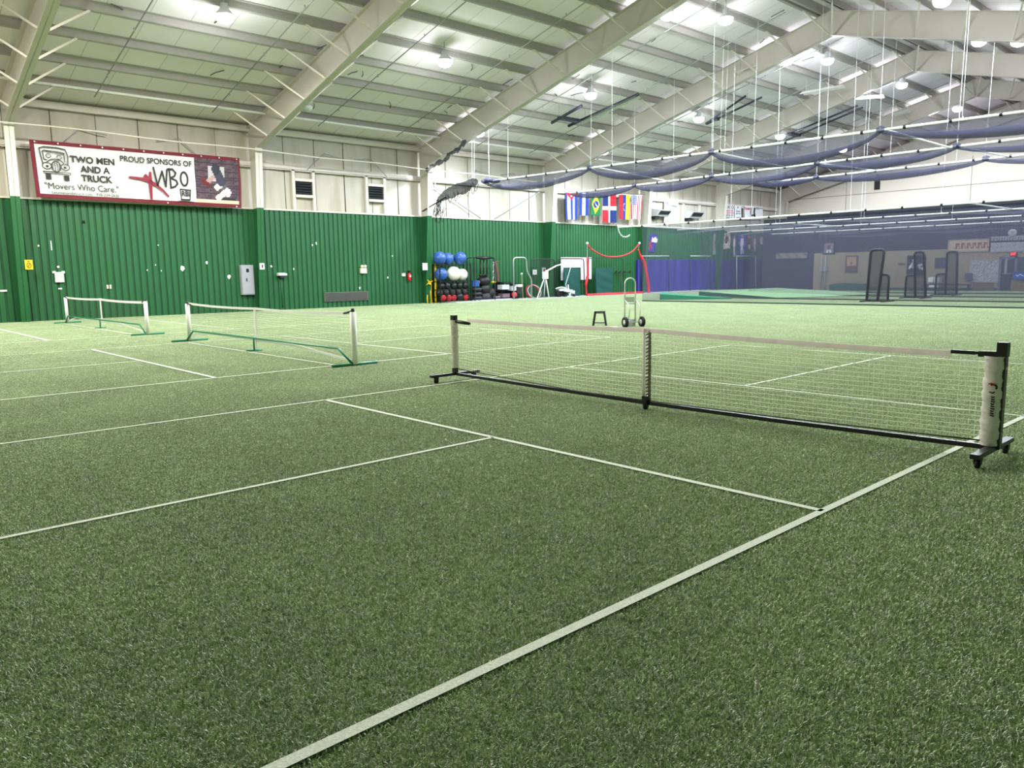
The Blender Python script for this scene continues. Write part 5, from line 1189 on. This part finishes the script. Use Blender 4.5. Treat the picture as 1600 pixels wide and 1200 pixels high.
# suspension cords
ci = 0
wh_ = [('nearest raised net pipe', 25.4, z1, (-29.4, -28.0, -22.7, -21.5, -16.67, -16.3, -10.55, -8.2, -5.3)), ('middle raised net pipe', 30.4, z2, (-24.3, -19.9, -19.3, -15.0, -14.7, -9.93, -7.6)), ('farthest raised net pipe', 35.4, z3, (-17.5, -14.2, -10.5)),
       ('nearest cage pipe', 30.4, lambda x: CZ, (-22, -18.9, -17.9, -13.6)), ('second cage pipe', 35.4, lambda x: CZ, (-19.5, -15.2, -12.0)), ('third cage pipe', 40.4, lambda x: CZ, (-22, -17.5, -13.2))]
for nm, Y, zf, xs in wh_:
    for k, X in enumerate(xs):
        m_ = MB(); m_.tube([(X, Y, zf(X)), (X+.05*((k % 3)-1), Y+.05, roofz(X)-.02)], .006, 4)
        m_.tube([(X-.03, Y, zf(X)), (X+.03, Y, zf(X)+.08)], .02, 4)
        tag(m_.build('suspension_cord', mat('white_cord', (232, 234, 236), .6)), f'white cord from the roof to the {nm}, ' + ['leftmost', 'second', 'third', 'fourth', 'fifth', 'sixth', 'seventh', 'eighth', 'ninth'][k] + (' from left' if k else ' of its row'), 'cord', 'cords holding the net pipes')
# loose bundle by the third column
PP = lambda x, y, Y=23.6: _t(x, y, 1, Y)
o = thing('net_bundle', 'loose dark net bundle on a slanting pole beside the third column', 'netting', PP(700, 320))
MB().tube([PP(660, 330), PP(697, 308)], .03, 6).build('pole', BLACK, parent=o)
pts = smoothpath([PP(684, 315), PP(694, 306), PP(706, 300), PP(722, 294), PP(735, 287), PP(742, 284)]); n = len(pts)
m_ = MB(); rnd = random.Random(3); m_.tube([p+Vector((0, rnd.uniform(-.03, .03), rnd.uniform(-.04, .04))) for p in pts], [.08+.2*math.sin(math.pi*min(1, i/(n-1)*1.0))*(.8+.3*rnd.random()) if i < n-6 else .16+.05*rnd.random() for i in range(n)], 9); m_.build('bundle', DNET, parent=o)
m_ = MB()
for k in range(14):
    a = PP(686+rnd.uniform(-3, 5), 312+rnd.uniform(-3, 3)); L_ = rnd.uniform(.5, 1.15); b = a+Vector((rnd.uniform(-.7, .1), rnd.uniform(-.1, .1), -L_)); c2 = b+Vector((rnd.uniform(.1, .5), 0, rnd.uniform(.2, .6)))
    m_.tube(smoothpath([a, a.lerp(b, .6)+Vector((-.12, 0, 0)), b, c2]), .013, 4)
for k in range(8):
    a = pts[rnd.randint(6, n-4)]; m_.tube(smoothpath([a, a+Vector((.15, 0, -rnd.uniform(.2, .5))), a+Vector((.4, 0, -.1))]), .012, 4)
m_.build('loose_strand', DNET, parent=o)
m_ = MB()
for x, y, x2, y2 in ((737, 218, 738, 286), (741, 218, 741, 286), (676, 270, 690, 330)): m_.tube([PP(x, y), PP(x2, y2)], .012, 4)
m_.build('cord', mat('white_cord', (232, 234, 236), .6), parent=o)
m_ = MB(); pts = smoothpath([PP(674, 267), PP(690, 256), PP(703, 250), PP(712, 240), PP(724, 233), PP(736, 221)]); m_.tube([p+Vector((0, -.3, rnd.uniform(-.05, .05))) for p in pts], [.05+.09*rnd.random() for _ in pts], 7)
o2 = tag(m_.build('net_rope', DNET), 'dark rolled net strip lashed under the third rafter', 'netting')
m_ = MB(); A = PP(757, 284, 25.4); B = PP(778, 281, 25.4)
for k in range(7): m_.ball(A.lerp(B, k/6)+Vector((0, rnd.uniform(-.1, .1), rnd.uniform(-.1, .08))), .14, (1.6, 1, .8), 8, 6)
tag(m_.build('net_knot', BUND), 'gathered dark net knot at the left end of the highest pipe', 'netting')

# ================================================================== MOUNDS AND SCREENS
def mound(pts, h0, h1, top, side, lab, nm='pitching_mound'):
    a, b, c, d = [FL(*q) for q in pts]      # front-left, front-right, back-right, back-left ; left end high
    o = thing(nm, lab, 'mound', (a+b+c+d)/4, 'portable pitching mounds')
    A, B_1, C1, D1 = a+Z*h0, b+Z*h1, c+Z*h1, d+Z*h0
    m_ = MB(); m_.quad(a, b, B_1, A); m_.quad(b, c, C1, B_1); m_.quad(c, d, D1, C1); m_.quad(d, a, A, D1); m_.build('side_panel', side, parent=o)
    MB().prism([A, B_1, C1, D1], (0, 0, .012)).build('turf_top', top, parent=o)
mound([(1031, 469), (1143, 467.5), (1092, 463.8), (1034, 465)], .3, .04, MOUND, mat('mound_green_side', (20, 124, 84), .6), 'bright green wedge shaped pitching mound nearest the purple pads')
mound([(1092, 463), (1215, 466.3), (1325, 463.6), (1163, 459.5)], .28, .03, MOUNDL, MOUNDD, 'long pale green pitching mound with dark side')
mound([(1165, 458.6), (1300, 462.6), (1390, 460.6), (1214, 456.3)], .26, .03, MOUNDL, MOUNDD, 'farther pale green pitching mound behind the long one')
def l_screen(fl_, fr, tall, low, yb, yt, lowt, lab, lean=0, Y=None):
    """tall part between x=fl_..fr at floor line yb, low part to the right or left"""
    a = FL(fl_, yb); Y = a.y; g = lambda x, y: _t(x, y, 1, Y)
    H_ = g(fl_, yt).z; x0 = g(tall[0], yb).x; x1 = g(tall[1], yb).x; x2 = g(low, yb).x
    xt0 = g(tall[2], yt).x; xt1 = g(tall[3], yt).x; hl = g(low, lowt).z
    o = thing('pitching_screen', lab, 'screen', ((x0+x2)/2, Y, 0), 'L-shaped pitching screens')
    def rnd_path(P, d=.15):
        out = [P[0]]
        for i in range(1, len(P)-1):
            a, b, c = P[i-1], P[i], P[i+1]; u = b+(a-b).normalized()*d; v = b+(c-b).normalized()*d; out += [u*(1-t)**2+b*2*t*(1-t)+v*t*t for t in (0, .33, .66, 1)]
        return out+[P[-1]]
    V3 = lambda x, z, dy=0: Vector((x, Y+dy, z))
    T = rnd_path([V3(x0, .04), V3(xt0, H_), V3(xt1, H_), V3(x1, .04)]); MB().tube(T, .06, 8).build('tall_frame', BLACK, parent=o)
    L_ = rnd_path([V3(x1+(xt1-x1)*hl/H_, hl), V3(x2, hl), V3(x2, .04)]); MB().tube(L_, .05, 8).build('low_frame', BLACK, parent=o)
    MB().tube([V3(x0, .04), V3(x2, .04)], .045, 6).build('bottom_bar', BLACK, parent=o)
    for x in (x0, x2): MB().tube([V3(x, .03, -.65), V3(x, .03, .65)], .04, 6).build('foot', BLACK, parent=o)
    m_ = MB(); m_.v += T; m_.face(tuple(range(len(T)))); n = len(m_.v); q = [V3(x1, .04)]+L_; m_.v += q; m_.face(tuple(range(n, n+len(q)))); m_.build('net', netting('screen_net_black', (26, 28, 32), .5), parent=o)
l_screen(1354, 1387, (1354, 1371, 1361, 1382), 1387, 471.5, 391, 429, 'black L-shaped pitching screen, nearest, with a leaning tall side')
l_screen(1446, 1413, (1446, 1430, 1444, 1429), 1414, 466.5, 393.5, 430, 'black L-shaped pitching screen, second, with its low side left')
l_screen(1494, 1460, (1494.5, 1477, 1496, 1480), 1461, 462, 393, 428, 'black L-shaped pitching screen, farthest right, with its low side left')

# ================================================================== THE FAR LOW WALL
FW = lambda x, y, e=0: _t(x, y, 1, YF-e)
def far_panel(nm, lab, x0_, y0_, x1_, y1_, mt, cat, e=.05, th=.05, fn=None, n=(30, 24), fm=None):
    A = FW(x0_, y0_, e); B = FW(x1_, y1_, e)
    if fn is None:
        return tag(MB().box((A.x, YF-e, max(0, B.z)), (B.x, YF-e+th, A.z)).build(nm, mt), lab, cat)
    o = thing(nm, lab, cat, ((A.x+B.x)/2, YF-e, B.z)); Qp = bil([(A.x, YF-e, A.z), (B.x, YF-e, A.z), (B.x, YF-e, B.z), (A.x, YF-e, B.z)], Vector((0, -1, 0)))
    sheet(Qp, n[0], n[1], fn, th=.02).build('print', PRINT, parent=o)
    m_ = MB(); w_ = .04
    for a, b in (((A.x, A.z), (B.x, A.z)), ((A.x, B.z), (B.x, B.z))): m_.box((a[0]-w_, YF-e-.02, a[1]-w_), (b[0]+w_, YF-e+.03, b[1]+w_))
    for x in (A.x, B.x): m_.box((x-w_, YF-e-.02, B.z), (x+w_, YF-e+.03, A.z))
    m_.build('frame', fm or BLACK, parent=o); return o
far_panel('framed_picture', 'brown framed picture on the tan wall left of the pitching screens', 1322.5, 400.5, 1338.5, 424.5, None, 'picture', fn=lambda u, v: lin((176, 142, 116)) if v > .36 and not (.42 < u < .55 and .4 < v < .62) else lin((92, 78, 84)), fm=mat('brown_frame', (92, 70, 58), .5))
def silh(u, v):
    if ell(u, v, .35, .78, .08, .08): return lin((222, 222, 226))
    if seg(u, v, (.35, .68), (.33, .45), .09): return lin((150, 150, 160))
    if seg(u, v, (.28, .62), (.12, .4), .06) or seg(u, v, (.8, .55), (.62, .5), .07): return lin((226, 226, 228))
    if seg(u, v, (.7, .4), (.88, .35), .06): return lin((226, 226, 228))
    return lin((28, 30, 40))
far_panel('figure_poster', 'dark poster with pale figures behind the middle pitching screen', 1419, 400.5, 1444, 430, None, 'poster', fn=silh)
far_panel('dark_board', 'dark grey square board on the tan wall between two screens', 1461, 403, 1478.5, 419, mat('board_dark', (58, 60, 76), .7), 'board')
far_panel('small_sign', 'small dark plaque above the tan wall shelf', 1404, 411, 1414, 414, mat('plaque', (90, 80, 66), .6), 'sign')
# white chair-like stands
c = FL(1460, 455.5); o = thing('white_stool', 'bright white small stool or stand behind the third pitching screen', 'stool', (c.x, YF-1.2, 0)); sx = (FW(1468.5, 450, 1.2).x-FW(1451.5, 450, 1.2).x)
xa = FW(1451.5, 450, 1.2).x; zt = FW(1460, 433, 1.2).z; zb_ = FW(1460, 449, 1.2).z
m_ = MB(); m_.box((xa, YF-1.4, zb_+(zt-zb_)*.5), (xa+sx*.42, YF-1.0, zt)); m_.box((xa+sx*.55, YF-1.4, zb_+(zt-zb_)*.45), (xa+sx, YF-1.0, zt)); m_.build('seat', WHITE, parent=o)
m_ = MB(); m_.box((xa+.03, YF-1.3, zb_), (xa+sx*.5, YF-1.1, zb_+.14)); m_.box((xa+sx*.6, YF-1.3, zb_), (xa+sx*.9, YF-1.1, zb_+.14)); m_.build('base', WHITE, parent=o)
m_ = MB()
for t in (.12, .38, .62, .88): m_.tube([(xa+sx*t, YF-1.2, 0), (xa+sx*t, YF-1.2, zt-.1)], .03, 6)
m_.build('leg', DGREY, parent=o)
m_ = MB(); m_.box((xa-.4, YF-.9, .35), (xa+sx+1.5, YF-.45, .42)); 
for t in (xa-.35, xa+sx+1.4): m_.box((t-.03, YF-.9, 0), (t+.03, YF-.45, .35))
tag(m_.build('bench', DGREY), 'low dark bench along the tan wall behind the screens', 'bench')
rn = random.Random(8)
far_panel('stone_board', 'large mottled pale grey board on the tan wall', 1516.5, 407, 1561.5, 440, None, 'board', fn=lambda u, v: lin((lambda g: (g, g, g+6))(rn.choice((120, 150, 176, 196)))), n=(48, 36), fm=GREY)
far_panel('wall_board', 'brown panel under the mottled grey board', 1520, 441, 1552, 453, mat('brown_panel_m', (118, 92, 76), .8), 'panel')
far_panel('blue_box', 'small blue-grey box left of the mottled board', 1507.5, 427, 1517, 437, mat('blue_grey', (74, 78, 100), .6), 'box', e=.3, th=.3)
far_panel('brown_banner', 'tan banner with a row of brown lettering above the tan wall', 1482.5, 376, 1546, 392, None, 'banner', fn=lambda u, v: lin((186, 168, 150)) if not (.28 < v < .75 and .14 < u < .98 and math.sin(u*70)*math.cos(u*23+v*4) > -.1) else lin((138, 84, 58)), n=(80, 16), fm=mat('banner_edge', (150, 136, 120), .7))
far_panel('grey_banner', 'pale grey banner with faint rows of lettering at the right edge', 1547, 378, 1602, 392, None, 'banner', fn=lambda u, v: lin((178, 174, 184)) if math.sin(u*90)*math.sin(v*22) < .3 else lin((120, 116, 130)), n=(80, 16), fm=mat('banner_edge2', (150, 148, 156), .7))
far_panel('upper_strip_banner', 'thin pale strip banner above the pale grey banner', 1548, 371, 1602, 376, None, 'banner', fn=lambda u, v: lin((150, 148, 158)) if math.sin(u*80) < .2 else lin((100, 98, 112)), n=(80, 6), fm=mat('banner_edge2', (150, 148, 156), .7))
A = FW(1582, 364, .08); m_ = MB(); m_.lathe(A, [(.001, .06), (.22, .06), (.22, -.02), (.19, -.04), (.001, -.04)], axis='Y', n=20); o = thing('wall_clock', 'round grey wall clock above the exit sign', 'clock', A); m_.build('case', GREY, parent=o); m_ = MB(); m_.tube([A+Vector((0, -.05, 0)), A+Vector((.1, -.05, .1))], .012, 4); m_.tube([A+Vector((0, -.05, 0)), A+Vector((-.03, -.05, .14))], .012, 4); m_.build('hand', BLACK, parent=o)
# door with exit sign
A = FW(1566, 404, 0); B = FW(1583, 454, 0); g = sgroup('door_1', ((A.x+B.x)/2, YF, 0))
MB().box((A.x, YF-.05, 0), (B.x, YF+.02, A.z)).build('door_leaf', mat('door_dark', (44, 46, 66), .5), parent=g)
m_ = MB(); m_.box((A.x-.12, YF-.09, 0), (A.x, YF, A.z+.1)); m_.box((B.x, YF-.09, 0), (B.x+.12, YF, A.z+.1)); m_.box((A.x-.12, YF-.09, A.z), (B.x+.12, YF, A.z+.1)); m_.build('door_frame', mat('door_frame_m', (104, 108, 134), .5), parent=g)
m_ = MB(); m_.box((B.x-.5, YF-.08, .95), (B.x-.38, YF-.05, 1.9)); m_.build('door_light', GREY, parent=g); m_ = MB(); m_.tube([(A.x+.1, YF-.12, 1.0), (B.x-.1, YF-.12, 1.0)], .02, 6); m_.build('door_handle', GALV, parent=g)
A = FW(1578.5, 393.5, .12); B = FW(1588.5, 400, .12); o = thing('exit_sign', 'lit red EXIT sign over the far door', 'sign', ((A.x+B.x)/2, YF-.12, B.z)); MB().box((A.x, YF-.12, B.z), (B.x, YF, A.z)).build('case', mat('exit_case', (120, 30, 36), .5), parent=o)
Qe = bil([(A.x, YF-.12, A.z), (B.x, YF-.12, A.z), (B.x, YF-.12, B.z), (A.x, YF-.12, B.z)], Vector((0, -1, 0))); m_ = MB(); letter(m_, Qe, 'EXIT', .1, .18, .9, .82, .01, .03); m_.build('lettering', mat('exit_red', (255, 60, 70), .4, emit=3), parent=o)
far_panel('blue_case', 'blue display case with white script at the right edge', 1584, 425, 1602, 436, None, 'case', e=.3, fn=lambda u, v: lin((48, 92, 190)) if not (abs(v-.55-.12*math.sin(u*14)) < .08 and .2 < u) else lin((210, 224, 240)), n=(40, 24), fm=BLUEB)
far_panel('dark_display', 'dark green window display above the blue case', 1586, 402, 1603, 425, mat('dark_green_glass', (40, 66, 66), .3), 'display')
far_panel('tan_counter', 'mustard tan panel under the blue display case', 1580, 437, 1603, 454, mat('mustard', (128, 116, 74), .8), 'panel', e=.2, th=.2)
far_panel('vertical_poster', 'tall narrow grey collage poster at the left end of the dark wall', 1287, 379, 1303, 396, None, 'poster', fn=figfn((112, 108, 130), (70, 66, 90), seed=9))
far_panel('low_shelf_sign', 'long tan and grey plaque high on the dark far panel', 1212, 395, 1262, 404, None, 'sign', fn=lambda u, v: lin((134, 122, 116)) if math.sin(u*23+v*4) > -.4 else lin((96, 96, 108)), n=(60, 10), fm=DGREY)
for i, (x, h_) in enumerate(((1284, 30), (1290, 46))):
    A = FW(x, 400, .2); m_ = MB(); m_.tube([(A.x, YF-.2, 0), (A.x, YF-.2, A.z)], .04, 6); m_.box((A.x-.1, YF-.3, A.z*.55), (A.x+.12, YF-.1, A.z*.7)); tag(m_.build('rack_post', GREY), ['grey post with a clamp at the left end of the tan wall', 'second grey post with a clamp at the left end of the tan wall'][i], 'post')
A = FW(1300, 441, 1.0); B = FW(1352, 450, 1.0); tag(MB().prism([(A.x, YF-1.4, 0), (B.x, YF-1.4, 0), (B.x, YF-1.4, .45), (A.x+.6, YF-1.4, .5), (A.x, YF-1.4, .42)], (0, .8, 0)).build('rolled_turf', MOUNDD), 'dark green rolled turf pile before the tan wall', 'turf roll')
